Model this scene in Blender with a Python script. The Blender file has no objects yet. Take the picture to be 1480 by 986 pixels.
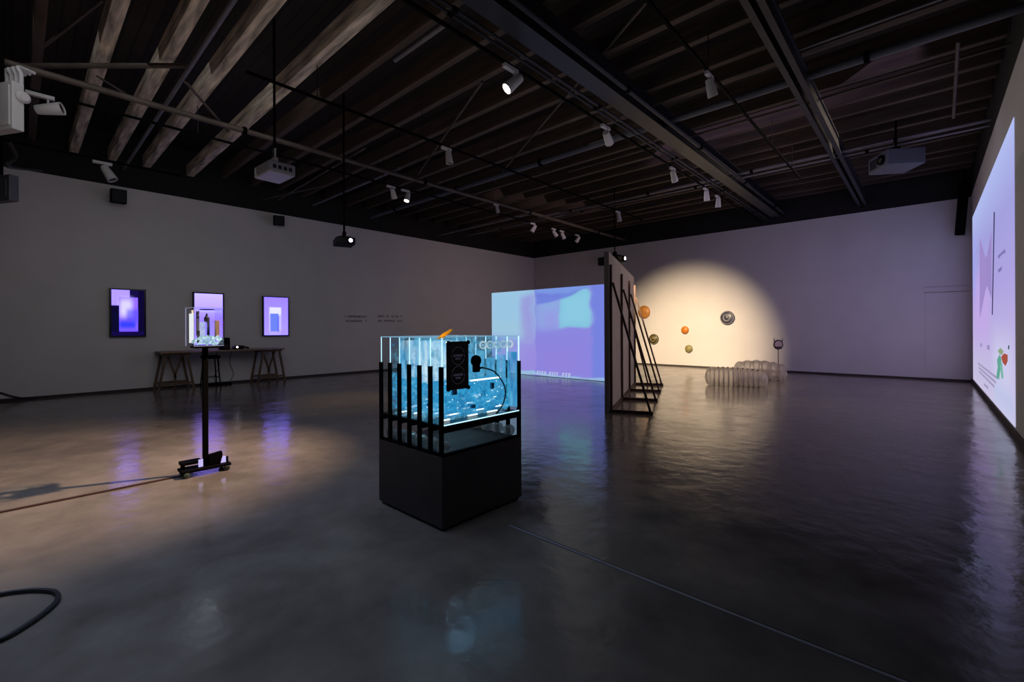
import bpy, bmesh, math, random
from mathutils import Vector, Matrix
random.seed(4)
C = bpy.context.scene.collection
PI = math.pi

# ------------------------------------------------------------------ camera
FPX, CY, YAW, ROLL, CAMH = 655.0, 474.8, math.radians(42.53), math.radians(0.26), 1.4
ROT = Matrix.Rotation(YAW, 3, 'Z') @ Matrix.Rotation(PI/2, 3, 'X') @ Matrix.Rotation(-ROLL, 3, 'Z')
cam = bpy.data.cameras.new('camera')
cam.sensor_width = 36.0
cam.lens = 36.0*FPX/1480.0
cam.shift_y = -(493.0-CY)/1480.0
cam.clip_start = 0.05
camo = bpy.data.objects.new('camera', cam); C.objects.link(camo)
camo.matrix_world = Matrix.Translation((0, 0, CAMH)) @ ROT.to_4x4()
sc = bpy.context.scene
sc.camera = camo
sc.view_settings.view_transform = 'Standard'
sc.view_settings.look = 'None'
sc.view_settings.exposure = 0.0
sc.view_settings.gamma = 1.0
sc.view_settings.use_curve_mapping = False

# ------------------------------------------------------------------ world and added fill lights
w = bpy.data.worlds.new('world'); sc.world = w; w.use_nodes = True
w.node_tree.nodes['Background'].inputs[0].default_value = (0.5, 0.5, 0.6, 1)
w.node_tree.nodes['Background'].inputs[1].default_value = 0.02

def light(name, kind, loc, energy, color, size=0.1, target=None, spot=60, blend=0.5, parent=None, size_y=None, spread=180):
    l = bpy.data.lights.new(name, kind); l.energy = energy; l.color = color
    if kind == 'AREA':
        l.size = size; l.spread = math.radians(spread)
        if size_y: l.shape = 'RECTANGLE'; l.size_y = size_y
    else:
        l.shadow_soft_size = size
    if kind == 'SPOT': l.spot_size = math.radians(spot); l.spot_blend = blend
    o = bpy.data.objects.new(name, l); C.objects.link(o); o.location = loc
    if target is not None:
        o.rotation_euler = (Vector(target)-Vector(loc)).to_track_quat('-Z', 'Y').to_euler()
    if parent:
        o.parent = parent; o.location = Vector(loc)-parent.location
    return o
# unseen area lights added as fill for the dim room, without fixtures
FILL = [((-7.6, 1.6, 4.5), 19, (0.96, 0.96, 1.0), (-13.46, 2.6, 1.7), 4.0, 120),
        ((-8.2, 11.0, 4.5), 14, (1.0, 0.76, 0.84), (-13.2, 13.0, 1.7), 4.0, 120),
        ((-2.6, 9.0, 4.5), 25, (0.72, 0.58, 1.0), (-1.2, 16.2, 1.9), 5.0, 100),
        ((-4.7, -0.5, 4.3), 52, (0.54, 0.68, 1.0), (-4.5, -0.1, 0), 5.0, 90),
        ((-4.6, 10.0, 4.5), 27, (1.0, 0.95, 0.90), (0.81, 9.0, 3.2), 6.0, 100),
        ((-1.0, 11.0, 4.5), 28, (1.0, 0.80, 0.62), (-4.8, 8.6, 1.2), 4.0, 90),
        ((-6.0, 4.0, 3.2), 13, (1.0, 0.90, 0.82), (-6.0, 5.001, 9), 7.0, 170),
        ((-2.0, 9.0, 3.4), 13, (1.0, 0.88, 0.82), (-2.0, 9.001, 9), 7.0, 170)]
for i, (p, e, c, t, s, sp) in enumerate(FILL):
    light('fill_light', 'AREA', p, e, c, s, t, spread=sp)
sc.cycles.transparent_max_bounces = 40

# ------------------------------------------------------------------ measuring: a pixel of the photograph on a known plane of the room
def ray(px, py): return ROT @ Vector(((px-740)/FPX, (CY-py)/FPX, -1))
def on(px, py, ax, val):
    v = ray(px, py); t = (val-(CAMH if ax == 2 else 0))/v[ax]
    return Vector((0, 0, CAMH))+v*t
def fl(px, py): return on(px, py, 2, 0)
def cw(x, d, z=0):                       # metres to the right of / ahead of the camera -> room
    return Vector((math.cos(YAW)*x-math.sin(YAW)*d, math.sin(YAW)*x+math.cos(YAW)*d, z))
def s2l(c):
    if isinstance(c, str): c = [int(c[i:i+2], 16)/255 for i in (0, 2, 4)]
    return tuple((v/12.92 if v <= 0.04045 else ((v+0.055)/1.055)**2.4) for v in c)+(1,)

# ------------------------------------------------------------------ materials
def newmat(name):
    m = bpy.data.materials.new(name); m.use_nodes = True
    nt = m.node_tree; nt.nodes.clear()
    o = nt.nodes.new('ShaderNodeOutputMaterial')
    return m, nt, o
def N(nt, t, **kw):
    n = nt.nodes.new(t)
    for k, v in kw.items():
        if k in ('op',): n.operation = v
        else: setattr(n, k, v)
    return n
def mat(name, col, rough=0.5, metal=0.0, noise=0.12, scale=6.0, bump=0.0, coat=0.0, spec=0.5, stretch=None, detail=5):
    m, nt, o = newmat(name)
    b = N(nt, 'ShaderNodeBsdfPrincipled')
    c = s2l(col)
    tc = N(nt, 'ShaderNodeTexCoord'); mp = N(nt, 'ShaderNodeMapping')
    if stretch: mp.inputs['Scale'].default_value = stretch
    nz = N(nt, 'ShaderNodeTexNoise'); nz.inputs['Scale'].default_value = scale; nz.inputs['Detail'].default_value = detail
    nt.links.new(tc.outputs['Object'], mp.inputs[0]); nt.links.new(mp.outputs[0], nz.inputs['Vector'])
    r = N(nt, 'ShaderNodeValToRGB')
    r.color_ramp.elements[0].color = tuple(v*(1-noise) for v in c[:3])+(1,)
    r.color_ramp.elements[1].color = tuple(min(1, v*(1+noise)) for v in c[:3])+(1,)
    r.color_ramp.elements[0].position = 0.3; r.color_ramp.elements[1].position = 0.7
    nt.links.new(nz.outputs['Fac'], r.inputs[0]); nt.links.new(r.outputs[0], b.inputs['Base Color'])
    b.inputs['Roughness'].default_value = rough; b.inputs['Metallic'].default_value = metal
    b.inputs['Specular IOR Level'].default_value = spec; b.inputs['Coat Weight'].default_value = coat
    if bump:
        bp = N(nt, 'ShaderNodeBump'); bp.inputs['Strength'].default_value = bump; bp.inputs['Distance'].default_value = 0.02
        nt.links.new(nz.outputs['Fac'], bp.inputs['Height']); nt.links.new(bp.outputs[0], b.inputs['Normal'])
    nt.links.new(b.outputs[0], o.inputs[0])
    return m
def emit(name, col, strength=1.0):
    m, nt, o = newmat(name)
    e = N(nt, 'ShaderNodeEmission'); e.inputs[0].default_value = s2l(col); e.inputs[1].default_value = strength
    nt.links.new(e.outputs[0], o.inputs[0]); return m
def picture(name, base, patches, strength=1.0, wobble=0.0, wscale=3.0, tint=None):
    """A lit picture: base colours bottom -> top, then soft rectangles (u0, u1, v0, v1, soft, colour, opacity)."""
    m, nt, o = newmat(name)
    uv = N(nt, 'ShaderNodeUVMap'); uv.uv_map = 'uv'
    src = uv.outputs[0]
    if wobble:
        nz = N(nt, 'ShaderNodeTexNoise'); nz.inputs['Scale'].default_value = wscale
        nt.links.new(src, nz.inputs['Vector'])
        sb = N(nt, 'ShaderNodeVectorMath', op='SUBTRACT'); sb.inputs[1].default_value = (0.5, 0.5, 0.5)
        nt.links.new(nz.outputs['Color'], sb.inputs[0])
        sm = N(nt, 'ShaderNodeVectorMath', op='SCALE'); sm.inputs['Scale'].default_value = wobble
        nt.links.new(sb.outputs[0], sm.inputs[0])
        ad = N(nt, 'ShaderNodeVectorMath', op='ADD')
        nt.links.new(src, ad.inputs[0]); nt.links.new(sm.outputs[0], ad.inputs[1]); src = ad.outputs[0]
    sp = N(nt, 'ShaderNodeSeparateXYZ'); nt.links.new(src, sp.inputs[0])
    rp = N(nt, 'ShaderNodeValToRGB')
    els = rp.color_ramp.elements
    els[0].position = base[0][0]; els[0].color = s2l(base[0][1])
    els[1].position = base[-1][0]; els[1].color = s2l(base[-1][1])
    for p, c in base[1:-1]:
        e = els.new(p); e.color = s2l(c)
    nt.links.new(sp.outputs[1], rp.inputs[0])
    cur = rp.outputs[0]
    for pt in patches:
        (u0, u1, v0, v1, soft, col, op), shear = pt[:7], (pt[7] if len(pt) > 7 else 0)
        prod = None; vs = sp.outputs[1]
        if shear:
            sh = N(nt, 'ShaderNodeMath', op='MULTIPLY_ADD'); nt.links.new(sp.outputs[0], sh.inputs[0]); sh.inputs[1].default_value = shear; nt.links.new(sp.outputs[1], sh.inputs[2]); vs = sh.outputs[0]
        for k, (a, b) in ((0, (u0, u1)), (1, (v0, v1))):
            for edge, inv in ((a, False), (b, True)):
                mr = N(nt, 'ShaderNodeMapRange'); mr.interpolation_type = 'SMOOTHSTEP'
                mr.inputs[1].default_value = edge-soft; mr.inputs[2].default_value = edge+soft
                mr.inputs[3].default_value = 1.0 if inv else 0.0; mr.inputs[4].default_value = 0.0 if inv else 1.0
                nt.links.new(vs if k else sp.outputs[0], mr.inputs[0])
                if prod is None: prod = mr.outputs[0]
                else:
                    mu = N(nt, 'ShaderNodeMath', op='MULTIPLY'); nt.links.new(prod, mu.inputs[0]); nt.links.new(mr.outputs[0], mu.inputs[1]); prod = mu.outputs[0]
        mu = N(nt, 'ShaderNodeMath', op='MULTIPLY'); mu.inputs[1].default_value = op; nt.links.new(prod, mu.inputs[0])
        mx = N(nt, 'ShaderNodeMix', data_type='RGBA')
        nt.links.new(mu.outputs[0], mx.inputs[0]); nt.links.new(cur, mx.inputs[6]); mx.inputs[7].default_value = s2l(col)
        cur = mx.outputs[2]
    if tint:
        tm = N(nt, 'ShaderNodeVectorMath', op='MULTIPLY'); tm.inputs[1].default_value = tint; nt.links.new(cur, tm.inputs[0]); cur = tm.outputs[0]
    e = N(nt, 'ShaderNodeEmission'); e.inputs[1].default_value = strength
    nt.links.new(cur, e.inputs[0]); nt.links.new(e.outputs[0], o.inputs[0])
    return m
def clear(name, tint=(1, 1, 1), gloss=0.12, haze=0.0, hazecol='ffffff', cap=0.16):
    """Clear sheet: see-through with a Fresnel sheen, and a little milky haze."""
    m, nt, o = newmat(name)
    t = N(nt, 'ShaderNodeBsdfTransparent'); t.inputs[0].default_value = tuple(tint)+(1,)
    g = N(nt, 'ShaderNodeBsdfGlossy'); g.inputs['Roughness'].default_value = 0.08
    lw = N(nt, 'ShaderNodeLayerWeight'); lw.inputs[0].default_value = gloss
    a = N(nt, 'ShaderNodeMixShader')
    cl = N(nt, 'ShaderNodeMath', op='MINIMUM'); cl.inputs[1].default_value = cap
    nt.links.new(lw.outputs[0], cl.inputs[0]); nt.links.new(cl.outputs[0], a.inputs[0])
    top = t.outputs[0]
    if haze:
        d = N(nt, 'ShaderNodeBsdfDiffuse'); d.inputs[0].default_value = s2l(hazecol)
        tl = N(nt, 'ShaderNodeBsdfTranslucent'); tl.inputs[0].default_value = s2l(hazecol)
        dm = N(nt, 'ShaderNodeMixShader'); dm.inputs[0].default_value = 0.5
        nt.links.new(d.outputs[0], dm.inputs[1]); nt.links.new(tl.outputs[0], dm.inputs[2])
        h = N(nt, 'ShaderNodeMixShader'); h.inputs[0].default_value = haze
        nt.links.new(t.outputs[0], h.inputs[1]); nt.links.new(dm.outputs[0], h.inputs[2]); top = h.outputs[0]
    nt.links.new(top, a.inputs[1]); nt.links.new(g.outputs[0], a.inputs[2])
    nt.links.new(a.outputs[0], o.inputs[0])
    return m
def glowing_sheet(name, c0, c1, strength, cover, scale, stretch=(1, 1, 1), sharp=0.12, base=0.05, c2=None):
    """Edge-lit clear sheet: etched speckle that glows, the rest see-through."""
    m, nt, o = newmat(name)
    tc = N(nt, 'ShaderNodeTexCoord'); mp = N(nt, 'ShaderNodeMapping'); mp.inputs['Scale'].default_value = stretch
    nt.links.new(tc.outputs['Object'], mp.inputs[0])
    nz = N(nt, 'ShaderNodeTexNoise'); nz.inputs['Scale'].default_value = scale; nz.inputs['Detail'].default_value = 6
    nz.inputs['Roughness'].default_value = 0.7
    nt.links.new(mp.outputs[0], nz.inputs['Vector'])
    mr = N(nt, 'ShaderNodeMapRange'); mr.inputs[1].default_value = 0.62-0.3*cover; mr.inputs[2].default_value = 0.62-0.3*cover+sharp
    mr.inputs[3].default_value = base; mr.inputs[4].default_value = 0.85
    nt.links.new(nz.outputs['Fac'], mr.inputs[0])
    n2 = N(nt, 'ShaderNodeTexNoise'); n2.inputs['Scale'].default_value = scale*1.7; n2.inputs['Detail'].default_value = 3
    n3 = N(nt, 'ShaderNodeTexNoise'); n3.inputs['Scale'].default_value = scale*.3; n3.inputs['Detail'].default_value = 3
    nt.links.new(mp.outputs[0], n2.inputs['Vector']); nt.links.new(mp.outputs[0], n3.inputs['Vector'])
    av = N(nt, 'ShaderNodeMath', op='ADD'); nt.links.new(n2.outputs['Fac'], av.inputs[0]); nt.links.new(n3.outputs['Fac'], av.inputs[1])
    ah = N(nt, 'ShaderNodeMath', op='MULTIPLY'); ah.inputs[1].default_value = .5; nt.links.new(av.outputs[0], ah.inputs[0])
    rp = N(nt, 'ShaderNodeValToRGB'); rp.color_ramp.elements[0].position = 0.36; rp.color_ramp.elements[1].position = 0.60
    rp.color_ramp.elements[0].color = s2l(c0); rp.color_ramp.elements[1].color = s2l(c1)
    if c2:
        el = rp.color_ramp.elements.new(0.68); el.color = s2l(c2)
    nt.links.new(ah.outputs[0], rp.inputs[0])
    e = N(nt, 'ShaderNodeEmission'); e.inputs[1].default_value = strength; nt.links.new(rp.outputs[0], e.inputs[0])
    t = N(nt, 'ShaderNodeBsdfTransparent'); t.inputs[0].default_value = (0.97, 0.99, 1, 1)
    mx = N(nt, 'ShaderNodeMixShader')
    nt.links.new(mr.outputs[0], mx.inputs[0]); nt.links.new(t.outputs[0], mx.inputs[1]); nt.links.new(e.outputs[0], mx.inputs[2])
    nt.links.new(mx.outputs[0], o.inputs[0])
    return m

def floor_mat():
    m, nt, o = newmat('polished_concrete')
    b = N(nt, 'ShaderNodeBsdfPrincipled')
    tc = N(nt, 'ShaderNodeTexCoord')
    n1 = N(nt, 'ShaderNodeTexNoise'); n1.inputs['Scale'].default_value = 0.55; n1.inputs['Detail'].default_value = 6
    n2 = N(nt, 'ShaderNodeTexNoise'); n2.inputs['Scale'].default_value = 2.2; n2.inputs['Detail'].default_value = 8; n2.inputs['Roughness'].default_value = 0.65
    n3 = N(nt, 'ShaderNodeTexNoise'); n3.inputs['Scale'].default_value = 5.0; n3.inputs['Detail'].default_value = 4
    for n in (n1, n2, n3): nt.links.new(tc.outputs['Object'], n.inputs['Vector'])
    ad = N(nt, 'ShaderNodeMath', op='ADD'); nt.links.new(n1.outputs[0], ad.inputs[0]); nt.links.new(n2.outputs[0], ad.inputs[1])
    hf = N(nt, 'ShaderNodeMath', op='MULTIPLY'); hf.inputs[1].default_value = 0.5; nt.links.new(ad.outputs[0], hf.inputs[0])
    rp = N(nt, 'ShaderNodeValToRGB')
    rp.color_ramp.elements[0].position = 0.36; rp.color_ramp.elements[0].color = s2l('5d5650')
    rp.color_ramp.elements[1].position = 0.64; rp.color_ramp.elements[1].color = s2l('7c746b')
    nt.links.new(hf.outputs[0], rp.inputs[0]); nt.links.new(rp.outputs[0], b.inputs['Base Color'])
    mr = N(nt, 'ShaderNodeMapRange'); mr.inputs[1].default_value = 0.35; mr.inputs[2].default_value = 0.65
    mr.inputs[3].default_value = 0.11; mr.inputs[4].default_value = 0.24
    nt.links.new(n2.outputs[0], mr.inputs[0]); nt.links.new(mr.outputs[0], b.inputs['Roughness'])
    bp = N(nt, 'ShaderNodeBump'); bp.inputs['Strength'].default_value = 0.26; bp.inputs['Distance'].default_value = 0.02
    nt.links.new(n3.outputs[0], bp.inputs['Height']); nt.links.new(bp.outputs[0], b.inputs['Normal'])
    b.inputs['Specular IOR Level'].default_value = 0.5
    nt.links.new(b.outputs[0], o.inputs[0])
    return m
def thin_plastic(name, col):
    m, nt, o = newmat(name)
    d = N(nt, 'ShaderNodeBsdfDiffuse'); tl = N(nt, 'ShaderNodeBsdfTranslucent')
    for n in (d, tl): n.inputs[0].default_value = s2l(col)
    mx = N(nt, 'ShaderNodeMixShader'); mx.inputs[0].default_value = .6
    nt.links.new(d.outputs[0], mx.inputs[1]); nt.links.new(tl.outputs[0], mx.inputs[2]); nt.links.new(mx.outputs[0], o.inputs[0])
    return m
def deck_mat():
    m, nt, o = newmat('dark_ceiling_boards')
    b = N(nt, 'ShaderNodeBsdfPrincipled'); tc = N(nt, 'ShaderNodeTexCoord')
    mp = N(nt, 'ShaderNodeMapping')
    br = N(nt, 'ShaderNodeTexBrick'); br.inputs['Scale'].default_value = 1.0
    br.inputs['Brick Width'].default_value = 3.1; br.inputs['Row Height'].default_value = 0.16; br.inputs['Mortar Size'].default_value = 0.014
    br.inputs['Color1'].default_value = s2l('2c221c'); br.inputs['Color2'].default_value = s2l('1e1815'); br.inputs['Mortar'].default_value = s2l('080706')
    nt.links.new(tc.outputs['Object'], mp.inputs[0]); nt.links.new(mp.outputs[0], br.inputs['Vector'])
    nt.links.new(br.outputs['Color'], b.inputs['Base Color'])
    b.inputs['Roughness'].default_value = 0.8
    nt.links.new(b.outputs[0], o.inputs[0]); return m

M = dict(
    wall=mat('white_plaster', 'd2cfcf', 0.85, noise=0.03, scale=1.5, bump=0.03),
    black_wall=mat('black_paint', '1c1a1a', 0.9, noise=0.2),
    floor=floor_mat(), deck=deck_mat(),
    joist=mat('dark_timber', '4c3e35', 0.8, noise=0.45, scale=3, stretch=(0.3, 4, 4)),
    white_joist=mat('worn_whitewashed_timber', 'c4b6a4', 0.8, noise=0.75, scale=2.2, stretch=(0.6, 5, 5)),
    steel=mat('dark_steel', '1e1f27', 0.5, 0.3, noise=0.2),
    grey_pipe=mat('grey_conduit', '77747a', 0.45, 0.5, noise=0.25, scale=2),
    rust_pipe=mat('dull_steel_pipe', '544a44', 0.6, 0.4, noise=0.3, scale=3),
    black=mat('black_satin', '070708', 0.6, noise=0.15, spec=0.03),
    blackgloss=mat('black_gloss', '0a0a0c', 0.22, noise=0.1),
    blackmatte=mat('black_matte_board', '3c3735', 0.6, noise=0.12, spec=0.25),
    white=mat('white_enamel', 'c8c6c4', 0.45, noise=0.05),
    grey=mat('grey_plastic', '8b8a90', 0.4, noise=0.08),
    darkgrey=mat('dark_grey_plastic', '1c1c20', 0.6, noise=0.1, spec=0.25),
    bluegrey=mat('blue_grey_metal', '4c4f5b', 0.5, noise=0.1),
    wood=mat('brown_pine', '5f4a38', 0.6, noise=0.3, scale=5, stretch=(6, 6, 0.5)),
    darkwood=mat('dark_stained_batten', '4a3228', 0.6, noise=0.3, scale=5, stretch=(6, 6, 0.5)),
    ply=mat('plywood', '8a7058', 0.6, noise=0.2, scale=4, stretch=(1, 6, 1)),
    flat=mat('grey_primed_board', 'a2948e', 0.8, noise=0.08, scale=2),
    acrylic=clear('clear_acrylic', (0.97, 0.99, 1.0), 0.1),
    vinyl=clear('clear_inflated_vinyl', (0.95, 0.94, 0.92), 0.35, 0.34, 'fff6ec', cap=0.5),
    chrome=mat('brushed_steel', 'b8b8bc', 0.3, 0.9, noise=0.08),
    rubber=mat('black_rubber', '111111', 0.55, noise=0.1),
    brown_cable=mat('brown_rubber', '3a2420', 0.55, noise=0.15),
    orange=mat('orange_ceramic', 'b07430', 0.5, noise=0.25, scale=8),
    amber=mat('amber_ceramic', 'c87420', 0.4, noise=0.2, scale=8),
    olive=mat('olive_ceramic', '8c8450', 0.5, noise=0.3, scale=12),
    bronze=mat('dark_bronze_ceramic', '3e3420', 0.4, noise=0.5, scale=14),
    slate=mat('slate_blue_ceramic', '3c3e50', 0.35, noise=0.5, scale=14),
    red=mat('dark_red_plastic', '3a0e10', 0.5, noise=0.1),
    pinkish=mat('pale_pink_vinyl', 'd8b8a8', 0.5, noise=0.1),
    yellow=thin_plastic('yellow_plastic_strip', 'ffcc50'),
    green=mat('green_rubber', '38423a', 0.5, noise=0.2),
    text=mat('grey_vinyl_lettering', '8a8688', 0.8, noise=0.05),
)

# ------------------------------------------------------------------ mesh building
class MB:
    def __init__(s): s.bm = bmesh.new()
    def _add(s, verts, faces):
        vs = [s.bm.verts.new(v) for v in verts]
        for f in faces:
            try: s.bm.faces.new([vs[i] for i in f])
            except ValueError: pass
        return s
    def hexa(s, p):                      # eight corners: bottom loop then top loop
        return s._add(p, [(3, 2, 1, 0), (4, 5, 6, 7), (0, 1, 5, 4), (1, 2, 6, 5), (2, 3, 7, 6), (3, 0, 4, 7)])
    def box(s, lo, hi, bev=0.0):
        t = bmesh.new()
        (x0, y0, z0), (x1, y1, z1) = lo, hi
        vs = [t.verts.new(v) for v in ((x0, y0, z0), (x1, y0, z0), (x1, y1, z0), (x0, y1, z0), (x0, y0, z1), (x1, y0, z1), (x1, y1, z1), (x0, y1, z1))]
        for f in ((3, 2, 1, 0), (4, 5, 6, 7), (0, 1, 5, 4), (1, 2, 6, 5), (2, 3, 7, 6), (3, 0, 4, 7)): t.faces.new([vs[i] for i in f])
        if bev: bmesh.ops.bevel(t, geom=t.edges[:], offset=bev, segments=2, profile=0.5, affect='EDGES')
        return s._merge(t)
    def obox(s, c, axes, half, bev=0.0):  # oriented box: centre, three unit axes, half sizes
        t = bmesh.new(); c = Vector(c)
        a = [Vector(x).normalized()*h for x, h in zip(axes, half)]
        sg = ((-1, -1, -1), (1, -1, -1), (1, 1, -1), (-1, 1, -1), (-1, -1, 1), (1, -1, 1), (1, 1, 1), (-1, 1, 1))
        vs = [t.verts.new(c+a[0]*i+a[1]*j+a[2]*k) for i, j, k in sg]
        for f in ((3, 2, 1, 0), (4, 5, 6, 7), (0, 1, 5, 4), (1, 2, 6, 5), (2, 3, 7, 6), (3, 0, 4, 7)): t.faces.new([vs[i] for i in f])
        bmesh.ops.recalc_face_normals(t, faces=t.faces[:])
        if bev: bmesh.ops.bevel(t, geom=t.edges[:], offset=bev, segments=2, profile=0.5, affect='EDGES')
        return s._merge(t)
    def bar(s, a, b, w, h, up=(0, 0, 1), bev=0.0):   # rectangular bar from a to b
        a, b = Vector(a), Vector(b); d = (b-a); u = Vector(up)
        if abs(d.normalized().dot(u)) > 0.98: u = Vector((1, 0, 0))
        sd = d.cross(u).normalized(); u2 = sd.cross(d).normalized()
        return s.obox((a+b)/2, (d, sd, u2), (d.length/2, w/2, h/2), bev)
    def _merge(s, t):
        me = bpy.data.meshes.new('t'); t.to_mesh(me); t.free(); s.bm.from_mesh(me); bpy.data.meshes.remove(me); return s
    def tube(s, pts, r, n=10, cap=True, r_end=None):
        pts = [Vector(p) for p in pts]; rings = []; prev = None
        for i, p in enumerate(pts):
            if i == 0: d = pts[1]-pts[0]
            elif i == len(pts)-1: d = pts[-1]-pts[-2]
            else: d = (pts[i+1]-pts[i-1])
            d.normalize()
            if prev is None:
                u = Vector((0, 0, 1)) if abs(d.z) < 0.9 else Vector((1, 0, 0))
                e1 = d.cross(u).normalized()
            else:
                e1 = (prev-d*prev.dot(d)).normalized()
            prev = e1; e2 = d.cross(e1)
            rr = r if r_end is None else r+(r_end-r)*i/(len(pts)-1)
            rings.append([s.bm.verts.new(p+(e1*math.cos(2*PI*k/n)+e2*math.sin(2*PI*k/n))*rr) for k in range(n)])
        for a, b in zip(rings, rings[1:]):
            for k in range(n): s.bm.faces.new((a[k], a[(k+1) % n], b[(k+1) % n], b[k]))
        if cap:
            s.bm.faces.new(rings[0][::-1]); s.bm.faces.new(rings[-1])
        return s
    def lathe(s, o, ax, prof, n=24, cap=True):       # profile [(radius, distance along axis)]
        o = Vector(o); ax = Vector(ax).normalized()
        u = Vector((0, 0, 1)) if abs(ax.z) < 0.9 else Vector((1, 0, 0))
        e1 = ax.cross(u).normalized(); e2 = ax.cross(e1)
        rings = [[s.bm.verts.new(o+ax*h+(e1*math.cos(2*PI*k/n)+e2*math.sin(2*PI*k/n))*max(r, 1e-4)) for k in range(n)] for r, h in prof]
        for a, b in zip(rings, rings[1:]):
            for k in range(n): s.bm.faces.new((a[k], a[(k+1) % n], b[(k+1) % n], b[k]))
        if cap:
            s.bm.faces.new(rings[0][::-1]); s.bm.faces.new(rings[-1])
        return s
    def ring(s, c, ax, R, r, n=20, m=8):             # torus
        c = Vector(c); ax = Vector(ax).normalized()
        u = Vector((0, 0, 1)) if abs(ax.z) < 0.9 else Vector((1, 0, 0))
        e1 = ax.cross(u).normalized(); e2 = ax.cross(e1); rg = []
        for k in range(n):
            d = e1*math.cos(2*PI*k/n)+e2*math.sin(2*PI*k/n)
            rg.append([s.bm.verts.new(c+d*(R+r*math.cos(2*PI*j/m))+ax*r*math.sin(2*PI*j/m)) for j in range(m)])
        for k in range(n):
            a, b = rg[k], rg[(k+1) % n]
            for j in range(m): s.bm.faces.new((a[j], a[(j+1) % m], b[(j+1) % m], b[j]))
        return s
    def ball(s, c, r, n=12, squash=1.0):
        pr = [(r*math.sin(PI*i/n), -r*squash*math.cos(PI*i/n)) for i in range(n+1)]
        return s.lathe(c, (0, 0, 1), pr, 16, False)
    def quad(s, p): return s._add(p, [tuple(range(len(p)))])
    def slab(s, poly, n, t):                         # thick polygon: outline extruded along n
        n = Vector(n).normalized()*t; k = len(poly); poly = [Vector(p) for p in poly]
        return s._add(poly+[p+n for p in poly], [tuple(range(k))[::-1], tuple(range(k, 2*k))]+[(i, (i+1) % k, k+(i+1) % k, k+i) for i in range(k)])
    def build(s, name, m, parent=None, smooth=False, uv=None):
        bm = s.bm
        bmesh.ops.recalc_face_normals(bm, faces=bm.faces[:])
        off = Vector((0, 0, 0)); q = parent
        while q is not None: off += q.location; q = q.parent
        if parent is None:
            xs = [v.co.x for v in bm.verts]; ys = [v.co.y for v in bm.verts]; zs = [v.co.z for v in bm.verts]
            base = Vector(((min(xs)+max(xs))/2, (min(ys)+max(ys))/2, min(zs)))
        else: base = off
        if uv is not None:                           # uv = (origin, u vector, v vector)
            lay = bm.loops.layers.uv.new('uv'); o_, u_, v_ = [Vector(x) for x in uv]
            for f in bm.faces:
                for l in f.loops:
                    d = l.vert.co-o_
                    l[lay].uv = (d.dot(u_)/u_.length_squared, d.dot(v_)/v_.length_squared)
        for v in bm.verts: v.co -= base
        me = bpy.data.meshes.new(name); bm.to_mesh(me); bm.free()
        me.materials.append(m)
        if smooth:
            for p in me.polygons: p.use_smooth = True
            try: me.set_sharp_from_angle(angle=math.radians(40))
            except Exception: pass
        ob = bpy.data.objects.new(name, me); C.objects.link(ob)
        if parent is None: ob.location = base
        else: ob.parent = parent
        return ob
def tag(o, label=None, cat=None, group=None, kind=None):
    if label: o['label'] = label
    if cat: o['category'] = cat
    if group: o['group'] = group
    if kind: o['kind'] = kind
    return o
def thing(name, label, cat, loc, group=None):
    o = bpy.data.objects.new(name, None); C.objects.link(o); o.location = loc
    o.empty_display_size = 0.1
    return tag(o, label, cat, group)
def struct(name, mb, m, parent=None):
    o = mb.build(name, m, parent)
    if parent is None: o['kind'] = 'structure'
    return o

# ------------------------------------------------------------------ the room
XL, YB, XR, YF, WH, DECK = -13.46, 16.18, 0.81, -7.0, 4.65, 5.85
struct('floor', MB().box((XL-.2, YF-.2, -0.2), (XR+.2, YB+.2, 0)), M['floor'])
struct('wall_left', MB().box((XL-.2, YF-.2, 0), (XL, YB+.2, WH)), M['wall'])
struct('wall_back', MB().box((XL, YB, 0), (XR+.2, YB+.2, WH)), M['wall'])
struct('wall_right', MB().box((XR, YF-.2, 0), (XR+.2, YB, WH)), M['wall'])
struct('wall_front', MB().box((XL, YF-.2, 0), (XR, YF, WH)), M['wall'])
up = MB()
for lo, hi in (((XL-.2, YF-.2, WH), (XL-.02, YB+.2, DECK)), ((XL-.02, YB+.02, WH), (XR+.2, YB+.2, DECK)), ((XR+.02, YF-.2, WH), (XR+.2, YB+.02, DECK)), ((XL-.02, YF-.2, WH), (XR+.02, YF-.02, DECK))):
    up.box(lo, hi)
struct('wall_upper', up, M['black_wall'])
struct('ceiling', MB().box((XL-.2, YF-.2, DECK), (XR+.2, YB+.2, DECK+.15)), M['deck'])
struct('baseboard_left', MB().box((XL, YF, 0), (XL+.012, YB, .055)), M['blackmatte'])
struct('baseboard_back', MB().box((XL, YB-.012, 0), (XR, YB, .05)), M['blackmatte'])
struct('shadow_gap_right', MB().box((XR-.012, YF, 0), (XR, YB, .10)), M['blackmatte'])  # dark strip painted in for the shadow gap along the wall foot
struct('trim_1', MB().box((-2.2, 2.345, 0), (XR-.02, 2.362, .004)), M['grey'])            # metal joint strip in the floor
struct('trim_2', MB().box((-2.2, 2.362, 0), (XR-.02, 2.372, .0015)), M['black'])
# flush door in the back wall: only its joints show
d0, d1 = on(1337, 425, 1, YB).x, on(1400, 425, 1, YB).x
dt = on(1370, 423, 1, YB).z
struct('door_1', MB().box((d0, YB-.006, .06), (d1, YB, dt), 0.002), M['wall'])
struct('trim_3', MB().box((d0-.02, YB-.008, dt+.01), (d1+.02, YB, dt+.03)).box((d0-.02, YB-.008, dt+.16), (d1+.02, YB, dt+.17)), M['flat'])

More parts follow.
